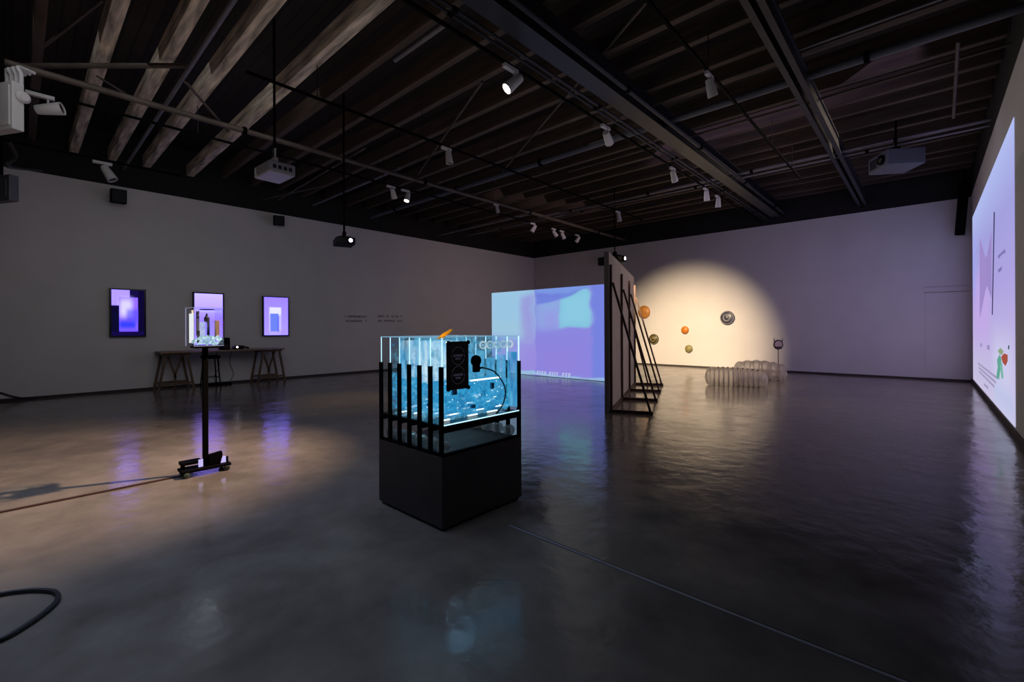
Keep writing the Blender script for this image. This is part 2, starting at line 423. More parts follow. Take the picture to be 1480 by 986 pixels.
# roof beams along the room, each its own
def ceiling_beam(y, z0, h, wd, m, x0=XL+.02, x1=XR):
    struct('ceiling_beam', MB().box((x0, y-wd/2, z0), (x1, y+wd/2, z0+h), 0.008), m)
pale = [on(x, y, 2, 5.2).y for x, y in ((160, 50), (282, 15), (390, 15), (545, 12))]
for y in pale: ceiling_beam(y, 5.2, .26, .15, M['white_joist'])
for k in range(34):
    y = -6.6+.68*k
    if min(abs(y-p) for p in pale) < .4: continue
    ceiling_beam(y, 5.27+.05*(k % 2), .28, .11, M['joist'])
# main steel girder and the double girder right of it
def girder(x, z0, z1, wd, y0, y1):
    mb = MB().box((x-wd/2, y0, z0), (x+wd/2, y1, z0+.025)).box((x-.012, y0, z0+.025), (x+.012, y1, z1-.025)).box((x-wd/2, y0, z1-.025), (x+wd/2, y1, z1))
    struct('ceiling_beam', mb, M['steel'])
girder(-3.45, 4.82, 5.2, .26, YF+.05, YB-.03)
girder(-1.40, 4.80, 5.05, .07, YF+.05, YB-.03)
girder(-1.27, 4.80, 5.05, .07, YF+.05, YB-.03)

# pipes, conduits, track: each one thing
def pipe(a, b, r, m, label, name='ceiling_pipe', cat='pipe', group=None, clamps=0):
    a, b = Vector(a), Vector(b)
    t = thing(name, label, cat, a, group)
    MB().tube([a, b], r, 10).build('tube', m, t, True)
    for i in range(clamps):
        p = a+(b-a)*((i+.5)/clamps); d = (b-a).normalized()
        MB().tube([p-d*.03, p+d*.03], r*1.5, 10).build('clamp', M['black'], t, True)
    return t
for dx, z, r, lab in ((-3.70, 4.80, .022, 'dark conduit running beside the main girder, the one touching it'),
                      (-3.78, 4.79, .018, 'thin dark conduit running between girder conduit and spotlight track'),
                      (-3.22, 4.88, .035, 'thick dark pipe running along the far side of the main girder')):
    pipe((dx, YF+.1, z), (dx, YB-.1, z), r, M['steel'], lab, 'conduit', 'conduit', clamps=8)
def track(x, z, y0, y1, lab):
    t = thing('lighting_track', lab, 'lighting track', (x, (y0+y1)/2, z))
    MB().box((x-.018, y0, z), (x+.018, y1, z+.035), .003).build('rail', M['black'], t)
    for i in range(6):
        y = y0+(y1-y0)*(i+.5)/6
        MB().tube([(x, y, z+.035), (x, y, 5.27)], .006, 6).build('hanger_rod', M['steel'], t)
track(-3.87, 4.70, YF+.2, YB-.15, 'black lighting track beside the main girder carrying the bright spotlight')
track(-9.12, 4.70, YF+.2, 14.5, 'black lighting track hung over the left of the room, parallel to screen wall')
track(-6.45, 4.70, 2.0, 13.0, 'short black lighting track hung midway between the other two tracks')
track(-2.12, 4.76, 2.0, 12.0, 'black lighting track between the main girder and the double girder')
pipe((-8.75, YF+.1, 4.86), (-8.75, YB-.1, 4.86), .045, M['rust_pipe'], 'long dull pipe running beside the left lighting track', clamps=6)
def xpipe(px, py, z, r, m, x0, x1, lab, clamps=0):
    y = on(px, py, 2, z).y
    return pipe((x0, y, z), (x1, y, z), r, m, lab, clamps=clamps)
def xat(px, py, z): return on(px, py, 2, z).x
xpipe(1200, 100, 5.0, .055, M['bluegrey'], XL+.3, XR, 'broad blue grey pipe crossing over the double girder at upper right', 5)
xpipe(1200, 223, 4.95, .03, M['grey_pipe'], xat(815, 325, 4.95), XR, 'pale grey pipe crossing the double girder near back wall', 4)
xpipe(1200, 230, 4.90, .022, M['grey_pipe'], xat(700, 345, 4.9), XR, 'thin pale pipe just below the pale grey pipe by back wall', 4)
xpipe(520, 268, 4.95, .03, M['grey_pipe'], xat(430, 292, 4.95), xat(592, 248, 4.95), 'short pale tube under the left track by white spotlights')
xpipe(700, 325, 4.85, .03, M['grey_pipe'], xat(625, 340, 4.85), xat(775, 312, 4.85), 'short pale tube near far corner under the dark roof')
xpipe(256, 126, 5.0, .028, M['grey_pipe'], XL+.2, XR, 'thin grey pipe between two pale timber beams at upper left')
xpipe(1300, 20, 5.05, .018, M['grey_pipe'], xat(1130, 55, 5.05), XR, 'thin bright conduit at top above the broad blue grey pipe')
xpipe(1300, 110, 5.05, .02, M['rust_pipe'], xat(860, 265, 5.05), XR, 'thin dull conduit just below the broad blue grey pipe')
xpipe(1000, 132, 5.1, .022, M['rust_pipe'], -4.0, XR, 'dull conduit crossing above the main girder behind bright spotlight')
xpipe(620, 52, 5.1, .03, M['grey_pipe'], xat(548, 76, 5.1), xat(622, 22, 5.1), 'short pale tube between pale timber beam and main girder')
# rods that brace the roof
def rod(p, q, z0, z1, r, lab):
    pipe(on(p[0], p[1], 2, z0), on(q[0], q[1], 2, z1), r, M['rust_pipe'], lab, 'brace_rod', 'rod')
rod((35, 95), (270, 95), 5.0, 5.1, .035, 'thick dull brace running level from white box to pale beams')
rod((60, 70), (148, 0), 5.1, 5.15, .018, 'thin brace rising from white box to the top edge')
rod((935, 2), (714, 262), 5.22, 5.22, .02, 'long diagonal brace rod passing over the main girder')
rod((697, 118), (604, 252), 5.22, 5.22, .02, 'diagonal brace rod left of the bright spotlight')
rod((528, 214), (402, 289), 5.0, 4.75, .02, 'diagonal brace rod right of the hanging white projector')
rod((380, 288), (470, 268), 4.9, 4.9, .025, 'short pale strut just right of hanging white projector')
rod((268, 118), (330, 190), 4.95, 4.95, .02, 'short brace joining grey pipe to the left track')
rod((140, 110), (182, 136), 5.0, 5.0, .015, 'small curved strut end under level brace')
rod((1385, 60), (1378, 170), 4.9, 4.8, .02, 'thin rod by the right wall near big projection')

# ------------------------------------------------------------------ track spotlights
warm_lens = emit('warm_lamp_lens', 'fff2d8', 9.0)
dim_lens = mat('dark_lens', '22201e', 0.2)
def spotlight(px, py, trackx, lab, aim, lit=None, size=1.0, group=None, z=4.66):
    p = on(px, py, 0, trackx); base = Vector((trackx, p.y, z))
    t = thing('track_spotlight', lab, 'spotlight', base, group)
    s = size
    MB().box((trackx-.026*s, p.y-.11*s, z-.005), (trackx+.026*s, p.y+.11*s, z+.045), .006).build('track_adapter', M['white'], t)
    a = Vector(aim).normalized()
    MB().tube([base+Vector((0, .06*s, 0)), base+Vector((0, .06*s, -.07*s))], .014, 8).build('stem', M['white'], t)
    hc = base+Vector((0, .06*s, -.11*s))
    MB().lathe(hc-a*.10*s, a, [(.005, -.01), (.045*s, 0), (.05*s, .02*s), (.066*s, .20*s), (.066*s, .225*s), (.058*s, .225*s), (.055*s, .20*s)], 20).build('lamp_head', M['white'], t, True)
    lp = hc+a*.115*s
    MB().lathe(lp-a*.012, a, [(.054*s, 0), (.054*s, .012), (.02*s, .016)], 20).build('lens', warm_lens if lit else dim_lens, t, True)
    if lit:
        tgt, e, col, ang, bl = lit
        light('spot_beam', 'SPOT', lp+a*.05, e, col, .05, tgt, ang, bl, parent=t)
    return t
WARM = (1.0, 0.74, 0.44)
t1 = fl(30, 692); t2 = fl(508, 578); t3 = on(992, 506, 1, YB)
def aim(px, py, tx, tgt, z=4.6): q = on(px, py, 0, tx); return Vector(tgt)-Vector((tx, q.y, z))
spotlight(738, 104, -3.87, 'lit white track spotlight glowing beside the main girder', aim(738, 104, -3.87, t1), (t1, 3100, (1.0, .68, .45), 55, 1.0), 1.15)
spotlight(586, 284, -9.12, 'small lit white spotlight glowing on the left track', aim(586, 284, -9.12, t2), (t2, 230, WARM, 40, 1.0))
spotlight(565, 273, -9.12, 'unlit white spotlight next to the glowing one on left track', (-.3, .5, -1))
spotlight(645, 226, -6.45, 'unlit white spotlight alone on the short middle track', (.05, .1, -1))
spotlight(875, 188, -3.87, 'large white spotlight under main girder, next beyond the bright one', aim(875, 188, -3.87, t3), (t3, 7400, (1.0, .76, .48), 37, 1.0), 1.1)
spotlight(972, 245, -3.87, 'white spotlight on girder track between the large one and the end pair', (-.05, 3.2, -4.3), (Vector((-3.8, 12.3, .1)), 380, WARM, 46, 1.0))
spotlight(1020, 275, -3.87, 'white spotlight near end of girder track, nearer of the close pair', (-.1, .4, -1))
spotlight(1037, 290, -3.87, 'white spotlight at far end of girder track, farther of the close pair', (-.1, .2, -1))
spotlight(1025, 125, -2.12, 'small dim white spotlight between girder and double girder', (.1, .5, -1), z=4.716)
spotlight(770, 323, -9.12, 'white spotlight on left track, first of four near far corner', (-.5, -.4, -1))
spotlight(800, 331, -9.12, 'white spotlight on left track, second of four near far corner', (.4, .6, -1))
spotlight(812, 337, -9.12, 'white spotlight on left track, third of four near far corner', (.2, .5, -1))
spotlight(834, 343, -9.12, 'white spotlight on left track, last of four nearest the corner', (-.5, -.4, -1))
spotlight(893, 308, -6.45, 'white spotlight above the far hanging black projector', (.1, .1, -1))
spotlight(717, 297, -8.75, 'tiny white spotlight under the roof above blue projection', (.1, .2, -1), size=.8, z=4.785)
spotlight(58, 162, -9.12, 'white spotlight at left edge beside the white box', (.4, .8, .2), size=1.3)
spotlight(148, 236, -11.7, 'white spotlight above left wall over the square black speaker', (.3, .5, -1), size=1.3, z=4.6)
pipe((-11.7, -.6, 4.68), (-11.7, 2.4, 4.68), .02, M['black'], 'short dark rail holding the spotlight above left wall', 'support_rail', 'rail')

# ------------------------------------------------------------------ projectors
lens_glow = emit('projector_beam_lens', 'f4eeff', 6.0)
def projector(c, yaw, sx, sy, sz, m, lab, pole_top, lit=True, bracket=M['black'], pole_r=.018):
    """sx across, sy along the beam, sz high; yaw 0 looks along +Y."""
    c = Vector(c); f = Vector((-math.sin(yaw), math.cos(yaw), 0)); r = Vector((math.cos(yaw), math.sin(yaw), 0)); u = Vector((0, 0, 1))
    t = thing('projector', lab, 'projector', c-u*sz/2)
    b = MB().obox(c, (r, f, u), (sx/2, sy/2, sz/2), .02); b.build('body', m, t)
    lx = -sx*.22
    MB().lathe(c+f*(sy/2-.01)+r*lx, f, [(.075*sx/.5, 0), (.075*sx/.5, .05), (.06*sx/.5, .055), (.055*sx/.5, .04)], 20).build('lens_barrel', M['black'], t, True)
    MB().lathe(c+f*(sy/2+.03)+r*lx, f, [(.05*sx/.5, 0), (.045*sx/.5, .012), (.02*sx/.5, .018)], 18).build('lens', lens_glow if lit else dim_lens, t, True)
    v = MB()
    for k in range(6): v.obox(c+f*(sy/2+.002)+r*(sx*.08+k*sx*.06), (r, f, u), (sx*.014, .004, sz*.3))
    v.build('vent', M['darkgrey'], t)
    rp = MB()
    for k in range(4): rp.obox(c-f*(sy/2+.002)+r*(-sx*.3+k*sx*.2), (r, f, u), (sx*.06, .004, sz*.16))
    rp.build('connector_panel', M['darkgrey'], t)
    MB().obox(c+u*(sz/2+.015), (r, f, u), (sx*.3, sy*.25, .015)).obox(c+u*(sz/2+.07), (r, f, u), (sx*.08, .05, .05)).build('ceiling_mount', bracket, t)
    MB().tube([c+u*(sz/2+.1), Vector((c.x, c.y, pole_top))], pole_r, 10).build('pole', M['black'], t, True)
    return t
p = on(397, 249, 2, 3.66)
pr = projector(p, YAW+math.radians(50), .36, .52, .16, M['grey'], 'pale grey projector hanging on black pole above the left screens', DECK, False, M['white'])
q = MB().box((p.x-.03, p.y-.012, p.z+.14), (p.x+.03, p.y+.012, p.z+.34), .004); q.build('bracket_plate', M['white'], pr)
p = cw((498-740)/FPX*8, 8, 1.4+(CY-349)/FPX*8)
projector(p, math.radians(-108), .32, .40, .12, M['darkgrey'], 'dark projector with glowing lens hung before the left wall', DECK)
p = cw((889-740)/FPX*13, 13, 1.4+(CY-375)/FPX*13)
projector(p, math.radians(-90), .50, .46, .17, M['black'], 'black projector with glowing lens hung above the braced panel', DECK)
p = cw((1296-740)/FPX*8.6, 8.6, 1.4+(CY-236)/FPX*8.6)
projector(p, YAW+math.radians(80), .60, .62, .30, M['bluegrey'], 'large grey projector hanging at upper right over big projection', DECK, False)

# ------------------------------------------------------------------ speakers
def speaker(c, r, f, sx, sy, sz, lab, name='loudspeaker'):
    c, r, f = Vector(c), Vector(r).normalized(), Vector(f).normalized(); u = r.cross(f).normalized()
    t = thing(name, lab, 'speaker', c-Vector((0, 0, sz/2)))
    MB().obox(c, (r, f, u), (sx/2, sy/2, sz/2), .012).build('cabinet', M['black'], t)
    g = MB().obox(c+f*(sy/2+.006), (r, f, u), (sx*.43, .008, sz*.44), .004); g.build('grille', M['darkgrey'], t)
    MB().bar(c-f*sy/2, c-f*(sy/2+.12), .05, .05).build('bracket', M['black'], t)
    return t
p = on(171, 284, 0, XL+.24); speaker(p, (0, -1, 0), (1, 0, -.12), .27, .22, .30, 'square black speaker high on left wall above the first screen')
p = on(403, 319, 0, XL+.24); speaker(p, (-.3, -1, 0), (1, -.3, -.2), .27, .22, .27, 'small tilted black speaker high on left wall above third screen')
p = on(870, 378, 1, YB-.22); speaker(p, (1, 0, 0), (0, -1, -.1), .26, .2, .32, 'small black speaker on back wall peeking beside braced panel top')
pa, pb = on(1394, 262, 1, 15.6), on(1387, 340, 1, 15.9)
t = thing('hanging_column', 'slim black column hanging tilted in the far right corner', 'column', pa)
MB().bar(pa, pb, .17, .15, bev=.02).build('casing', M['black'], t)
MB().tube([pa, (pa.x, pa.y, 5.2)], .025, 8).build('hanger_pipe', M['black'], t)

# ------------------------------------------------------------------ screens on the left wall
def wall_screen(pxs, pys, lab, picmat):
    y0 = on(pxs[0], 455, 0, XL+.085).y; y1 = on(pxs[1], 455, 0, XL+.085).y; ym = (pxs[0]+pxs[1])/2
    z0 = on(ym, pys[1], 0, XL+.085).z; z1 = on(ym, pys[0], 0, XL+.085).z
    t = thing('wall_screen', lab, 'screen', (XL, (y0+y1)/2, z0), 'portrait screens on the left wall')
    MB().box((XL+.005, y0, z0), (XL+.07, y1, z1), .005).build('housing', M['black'], t)
    e = .03; x = XL+.07
    b = MB().box((x, y0, z0), (x+.02, y0+e, z1)).box((x, y1-e, z0), (x+.02, y1, z1)).box((x, y0+e, z0), (x+.02, y1-e, z0+e)).box((x, y0+e, z1-e), (x+.02, y1-e, z1))
    b.build('bezel', M['blackgloss'], t)
    s = MB().quad([(x+.006, y0+e, z0+e), (x+.006, y1-e, z0+e), (x+.006, y1-e, z1-e), (x+.006, y0+e, z1-e)])
    s.build('display', picmat, t, uv=((x, y0+e, z0+e), (0, y1-y0-2*e, 0), (0, 0, z1-z0-2*e)))
    return t
pic1 = picture('night_landscape_picture', [(0, '120a2c'), (1, '150d30')], [
    (.0, .55, .62, 1.05, .01, 'b9a0f0', 1), (.22, .80, .10, .84, .012, '9a70e8', 1), (.25, .62, .42, .80, .12, 'e4dcff', .95),
    (.22, .75, .14, .34, .09, '2a3fd8', .95), (.45, .82, .30, .58, .08, '5048c8', .7), (.22, .8, .08, .14, .02, '7a58d0', .9),
    (-.1, .23, -.1, .66, .015, '0c0b20', 1), (.82, 1.1, -.1, 1.1, .01, '0e0822', 1), (-.1, 1.1, -.1, .085, .01, '140a30', 1)], 1.0, tint=(1, 1, 2.0))
pic2 = picture('lilac_tower_picture', [(0, 'b49cf4'), (.45, 'b088f0'), (.62, 'c0a4f8'), (1, 'd4c4fa')], [(.0, 1, .64, .66, .02, 'e4dcff', .6), (.35, .6, .2, .5, .03, '9a90e8', .6)], 1.0, tint=(1, 1, 2.0))
pic3 = picture('lilac_doorway_picture', [(0, 'bfaaf6'), (1, 'b094f0')], [
    (.20, .70, .0, .73, .015, 'c8b8fa', 1), (.20, .72, .12, .74, .015, 'd8ccff', 1), (.24, .70, .54, .73, .02, 'fbfaff', 1), (.26, .60, .10, .57, .012, '7890b0', 1), (.55, .62, .08, .5, .02, '5a68b0', .6)], 1.0, tint=(.86, .86, 2.2))
wall_screen((158.5, 211), (417.5, 487), 'portrait screen of dark blue and violet scene, left of three on wall', pic1)
wall_screen((279, 324), (423, 500), 'portrait screen of plain lilac picture, behind the clear case on pole', pic2)
wall_screen((380, 418), (428.5, 486), 'portrait screen of lilac picture with white and blue oblongs, above trestle', pic3)

# grey lettering on the left wall
for (xa, xb, rows, lab) in ((498, 530, 2, 'faint grey lettering block on left wall nearer the screens'), (546, 582, 2, 'faint grey lettering block on left wall nearer the far corner')):
    ya, yb = on(xa, 460, 0, XL).y, on(xb, 460, 0, XL).y
    mb = MB()
    for r in range(rows):
        z1 = on((xa+xb)/2, 456+6.5*r, 0, XL).z; y = ya
        while y < yb-.03:
            wd = random.choice((.03, .045, .05)); hh = .075
            if random.random() > .16:
                mb.box((XL, y, z1-hh), (XL+.004, y+wd*.3, z1))
                mb.box((XL, y, z1-hh*random.choice((.2, .6, 1))), (XL+.004, y+wd, z1-hh*.0-hh*.8 if False else z1-hh*random.choice((0, .02))-.0+0)) if random.random() > .6 else mb.box((XL, y+wd*.7, z1-hh), (XL+.004, y+wd, z1))
                mb.box((XL, y, z1-hh*.58), (XL+.004, y+wd, z1-hh*.42))
            y += wd+.018
    tag(mb.build('wall_lettering', M['text']), lab, 'wall text', 'lettering on the left wall')

# ------------------------------------------------------------------ trestle table and what stands on it
TZ = on(380, 504, 0, -12.85).z
def trestle(yc, lab):
    t = thing('trestle', lab, 'trestle', (-13.05, yc, 0), 'trestles under the table board')
    top = TZ-.035
    MB().box((-13.36, yc-.26, top-.05), (-12.80, yc+.26, top), .004).build('top_rail', M['wood'], t)
    for x in (-12.83, -13.33):
        for s in (-1, 1):
            MB().bar((x, yc+s*.20, top-.05), (x, yc+s*.34, 0.0), .05, .035, up=(1, 0, 0)).build('leg', M['wood'], t)
        MB().bar((x+.03, yc-.31, .16), (x+.03, yc+.31, .16), .02, .05).build('stretcher', M['wood'], t)
    MB().bar((-13.08, yc-.13, top-.05), (-13.08, yc+.03, .28), .04, .035, up=(1, 0, 0)).bar((-13.08, yc+.17, top-.05), (-13.08, yc+.0, .28), .04, .035, up=(1, 0, 0)).bar((-13.08, yc+.02, .30), (-13.08, yc+.02, 0), .04, .035, up=(1, 0, 0)).build('brace', M['wood'], t)
    return t
yA, yB = on(390, 530, 0, -12.95).y, on(252, 530, 0, -12.95).y
trestle(yA, 'wooden trestle under the right end of the table board')
trestle(yB+.02, 'wooden trestle under the left end of the table board beside stool')
t = thing('table_board', 'long narrow plywood board lying on two trestles by left wall', 'table top', (-13.05, (yA+yB)/2, TZ-.035))
MB().box((-13.40, yB-.30, TZ-.035), (-12.72, yA+.30, TZ), .004).build('board', M['ply'], t)
# black speaker box and small device on the board
p = on(324, 489, 0, -13.0)
t = thing('speaker_box', 'upright black box on table board beside clear case', 'speaker', (-13.0, p.y, TZ))
MB().box((-13.12, p.y-.10, TZ), (-12.88, p.y+.10, TZ+.30), .012).build('cabinet', M['black'], t)
MB().lathe((-12.88, p.y, TZ+.10), (1, 0, 0), [(.07, 0), (.07, .008), (.03, .002)], 20).build('driver', M['darkgrey'], t)
p = on(346, 494, 0, -12.95)
t = thing('headset', 'small black headset with bright point lying on table board', 'headset', (-12.95, p.y, TZ))
MB().box((-13.04, p.y-.15, TZ), (-12.84, p.y+.10, TZ+.10), .035).build('visor', M['blackgloss'], t)
MB().ring((-13.02, p.y+.12, TZ+.055), (0, .25, 1), .11, .02, 18, 8).build('strap', M['black'], t, True)
MB().lathe((-12.84, p.y-.08, TZ+.06), (1, 0, 0), [(.022, 0), (.018, .008), (.005, .012)], 12).build('light', lens_glow, t)
# stool under the board
p = fl(280, 562)
t = thing('stool', 'black stool tucked under the left half of table board', 'stool', (-12.95, p.y, 0))
sx, sy = -12.85, p.y+.34
MB().box((sx-.17, sy-.17, .70), (sx+.17, sy+.17, .78), .02).build('seat', M['black'], t)
for i in (-1, 1):
    for j in (-1, 1):
        MB().tube([(sx+i*.12, sy+j*.12, .70), (sx+i*.17, sy+j*.17, 0)], .015, 8).build('leg', M['black'], t)
MB().tube([(sx-.15, sy-.15, .25), (sx+.15, sy-.15, .25), (sx+.15, sy+.15, .25), (sx-.15, sy+.15, .25), (sx-.15, sy-.15, .25)], .01, 6).build('footrest', M['black'], t)
p = fl(322, 560)
t = thing('power_strip', 'black power strip on floor under the table board', 'power strip', (-13.2, p.y, 0))
MB().box((-13.24, p.y-.25, 0), (-13.16, p.y+.35, .05), .01).build('housing', M['black'], t)
mb = MB()
for k in range(5): mb.box((-13.22, p.y-.2+k*.1, .05), (-13.18, p.y-.15+k*.1, .075), .005)
mb.build('plugs', M['darkgrey'], t)
def spline(pts, n=8):
    pts = [Vector(p) for p in pts]; out = []
    for i in range(len(pts)-1):
        p0 = pts[max(i-1, 0)]; p1 = pts[i]; p2 = pts[i+1]; p3 = pts[min(i+2, len(pts)-1)]
        for k in range(n):
            t = k/n
            out.append(.5*((2*p1)+(p2-p0)*t+(2*p0-5*p1+4*p2-p3)*t*t+(3*p1-p0-3*p2+p3)*t**3))
    out.append(pts[-1]); return out
def cable(pts, r, m, lab, n=8):
    return tag(MB().tube(spline(pts, n), r, 8).build('cable', m, None, True), lab, 'cable')
yb = p.y
cable([(-13.37, yb+.05, TZ-.04), (-13.36, yb+.12, .5), (-13.34, yb+.0, .2), (-13.25, yb+.02, .05)], .007, M['rubber'], 'thin black cable dropping from table board to power strip')
cable([(-13.37, yb+.42, TZ-.04), (-13.38, yb+.36, .55), (-13.36, yb+.44, .25), (-13.22, yb+.30, .05)], .007, M['rubber'], 'second thin cable hanging under table board nearer right trestle')
# cable at the left edge, by the wall
cable([(XL+.02, -.5, .38), (XL+.02, -.3, .22), (XL+.03, .0, .06), (XL+.08, .25, .015), (XL+.2, -.1, .015), (XL+.25, -.8, .015)], .016, M['rubber'], 'black cable sagging down left wall to floor at left edge')

# ------------------------------------------------------------------ boxes at the left edge under the roof
def hung_box(pr, dr, wdt, ztop, zbot, dep, ang, m, name, lab, cat):
    """Right edge seen at column pr, dr metres away; face turned by ang."""
    a = cw((pr-740)/FPX*dr, dr)
    left = cw(-math.cos(ang), math.sin(ang)); back = cw(math.sin(ang), math.cos(ang))
    c = a+left*wdt/2+back*dep/2; c.z = (ztop+zbot)/2
    t = thing(name, lab, cat, (c.x, c.y, zbot))
    MB().obox(c, (left, back, (0, 0, 1)), (wdt/2, dep/2, (ztop-zbot)/2), .012).build('casing', m, t)
    return t, a, left, back, c
dr = 5.6
zt, zb = 1.4+(CY-112)/FPX*dr, 1.4+(CY-182)/FPX*dr
t, a, lf, bk, c = hung_box(19, dr, .62, zt, zb, .12, math.radians(14), M['white'], 'electrical_box', 'white electrical box with looping conduits at the left edge', 'electrical box')
fc = a+lf*.31-bk*.004; fc.z = (zt+zb)/2
MB().obox(fc, (lf, bk, (0, 0, 1)), (.27, .008, .25), .004).build('cover', M['white'], t)
for k in range(4):
    b0 = a+lf*(.06+.085*k)+bk*.12
    MB().tube(spline([(b0.x, b0.y, zt), (b0.x, b0.y, zt+.14), (b0.x+lf.x*.05, b0.y+lf.y*.05, zt+.24), (b0.x+lf.x*.12+bk.x*.2, b0.y+lf.y*.12+bk.y*.2, zt+.28)], 5), .022, 8).build('conduit', M['white'], t, True)
ln = a+bk*.1
MB().lathe((ln.x, ln.y, zt-.17), -lf, [(.06, 0), (.075, .02), (.05, .05)], 18).build('round_knockout', M['white'], t, True)
MB().tube([(c.x, c.y, zt), (c.x, c.y, DECK)], .03, 8).build('hanger', M['black'], t)
dr = 7.0
zt2, zb2 = 1.4+(CY-248)/FPX*dr, 1.4+(CY-286)/FPX*dr
t, a, lf, bk, c = hung_box(14, dr, .6, zt2, zb2, .12, math.radians(14), M['bluegrey'], 'hanging_unit', 'dull blue grey box hanging below the white box at left edge', 'box')
MB().tube([(c.x, c.y, zt2), (c.x, c.y, DECK)], .03, 8).build('hanger', M['black'], t)
fc = a+lf*.3-bk*.003; fc.z = (zt2+zb2)/2
MB().obox(fc, (lf, bk, (0, 0, 1)), (.24, .006, .13), .004).build('cover', M['bluegrey'], t)
cable([on(12, 205, 0, -9.6), on(22, 225, 0, -9.7), on(10, 238, 0, -9.6), on(22, 242, 0, -10.5), on(60, 246, 0, -11.5)], .03, M['rubber'], 'tangled black cable bundle above the blue grey box')

# ------------------------------------------------------------------ blue projection on its own standing panel
YA = 10.35
xa, xb = on(711, 500, 1, YA).x, on(877, 500, 1, YA).x
za = (on(711, 423, 1, YA).z+on(875, 411.5, 1, YA).z)/2
t = thing('projection_panel', 'wide low white panel lit by a blue and violet projection', 'projection panel', ((xa+xb)/2, YA, 0))
MB().box((xa, YA+.004, 0), (xb, YA+.12, za)).build('panel', M['wall'], t)
uvA = ((xa, YA, 0), (xb-xa, 0, 0), (0, 0, za))
picA = picture('blue_room_projection', [(0, '8fa8dc'), (.035, '96c4e0'), (.06, '9a8ce0'), (.45, '9a94e2'), (1, '9ab4e2')], [
    (-.1, .40, .42, 1.1, .10, '9cc8e4', .95), (-.1, .25, .12, .42, .12, '9aa8dc', .7), (.30, .42, .40, .95, .05, '9a96dc', .8), (.0, .3, .5, .62, .10, 'a2c8dc', .7),
    (.435, 1.1, -.1, 1.1, .004, '8a84e0', .85), (.44, .66, .55, .90, .07, '8fb0e4', .8), (.50, .62, .55, .75, .06, '9a94e4', .6), (.46, .80, .05, .3, .15, '9684dc', .7),
    (.63, .885, .545, .96, .02, '86c4e0', 1), (.66, .885, .60, .9, .05, '8ccce4', .8), (.44, .895, .655, 1.2, .02, '6e80dc', .9, -.36), (.44, .9, .955, 1.05, .02, '7c9ae4', .9),
    (.9, 1.1, -.1, 1.1, .02, '7684e0', .95), (-.1, 1.1, .0, .03, .008, '9cc0e0', .8)], .98, wobble=.09, wscale=4)
MB().quad([(xa, YA, 0.01), (xb, YA, 0.01), (xb, YA, za), (xa, YA, za)]).build('projected_image', picA, t, uv=uvA)
# caption at the foot of the projection
mb = MB(); cx = on(776, 540, 1, YA-.004).x; ce = on(830, 541, 1, YA-.004).x; zc = on(800, 541, 1, YA-.004).z
capm = emit('caption_white', 'c4d4f4', .9)
x = cx; k = 0
while x < ce:
    wd = random.choice((.05, .07, .08))
    if k not in (4, 9, 13):
        mb.quad([(x, YA-.004, zc-.05), (x+wd*.35, YA-.004, zc-.05), (x+wd*.35, YA-.004, zc+.06), (x, YA-.004, zc+.06)])
        mb.quad([(x+wd*.35, YA-.004, zc+.03), (x+wd, YA-.004, zc+.03), (x+wd, YA-.004, zc+.06), (x+wd*.35, YA-.004, zc+.06)])
        mb.quad([(x+wd*.35, YA-.004, zc-.02), (x+wd*.8, YA-.004, zc-.02), (x+wd*.8, YA-.004, zc+.005), (x+wd*.35, YA-.004, zc+.005)])
    x += wd+.03; k += 1
mb.build('caption', capm, t)

# ------------------------------------------------------------------ panel seen edge-on with four timber braces
n0, n1 = fl(881, 597), fl(917, 555.5)
dirB = (n1-n0).normalized(); outB = Vector((dirB.y, -dirB.x, 0))
zB = 2.66
t = thing('braced_panel', 'tall panel seen edge on with dark timber braces behind', 'panel', n0)
MB().hexa([n0, n1, n1-outB*.08, n0-outB*.08]+[v+Vector((0, 0, zB)) for v in (n0, n1, n1-outB*.08, n0-outB*.08)]).build('panel', M['flat'], t)
L = (n1-n0).length
for k in range(4):
    b = n0+dirB*(.06+(L-.12)*(0, .36, .70, 1)[k])+outB*.022
    u = Vector((0, 0, 1)); out = outB
    fr = MB().bar(b, b+u*2.45, .038, .04, up=tuple(out)).build('post', M['darkwood'], t)
    MB().bar(b+u*.025, b+out*.66+u*.025, .05, .05).build('foot_rail', M['darkwood'], t)
    MB().bar(b+out*.62+u*.04, b+out*.03+u*2.15, .036, .036, up=tuple(dirB)).build('diagonal_strut', M['darkwood'], t)
    if k == 3: MB().bar(b+out*.30+u*.04, b+out*.02+u*1.25, .035, .03, up=tuple(dirB)).build('short_strut', M['darkwood'], t)
for z in (.03,): MB().bar(n0+outB*.02+Vector((0, 0, z)), n1+outB*.02+Vector((0, 0, z)), .04, .04).build('cross_rail', M['darkwood'], t)

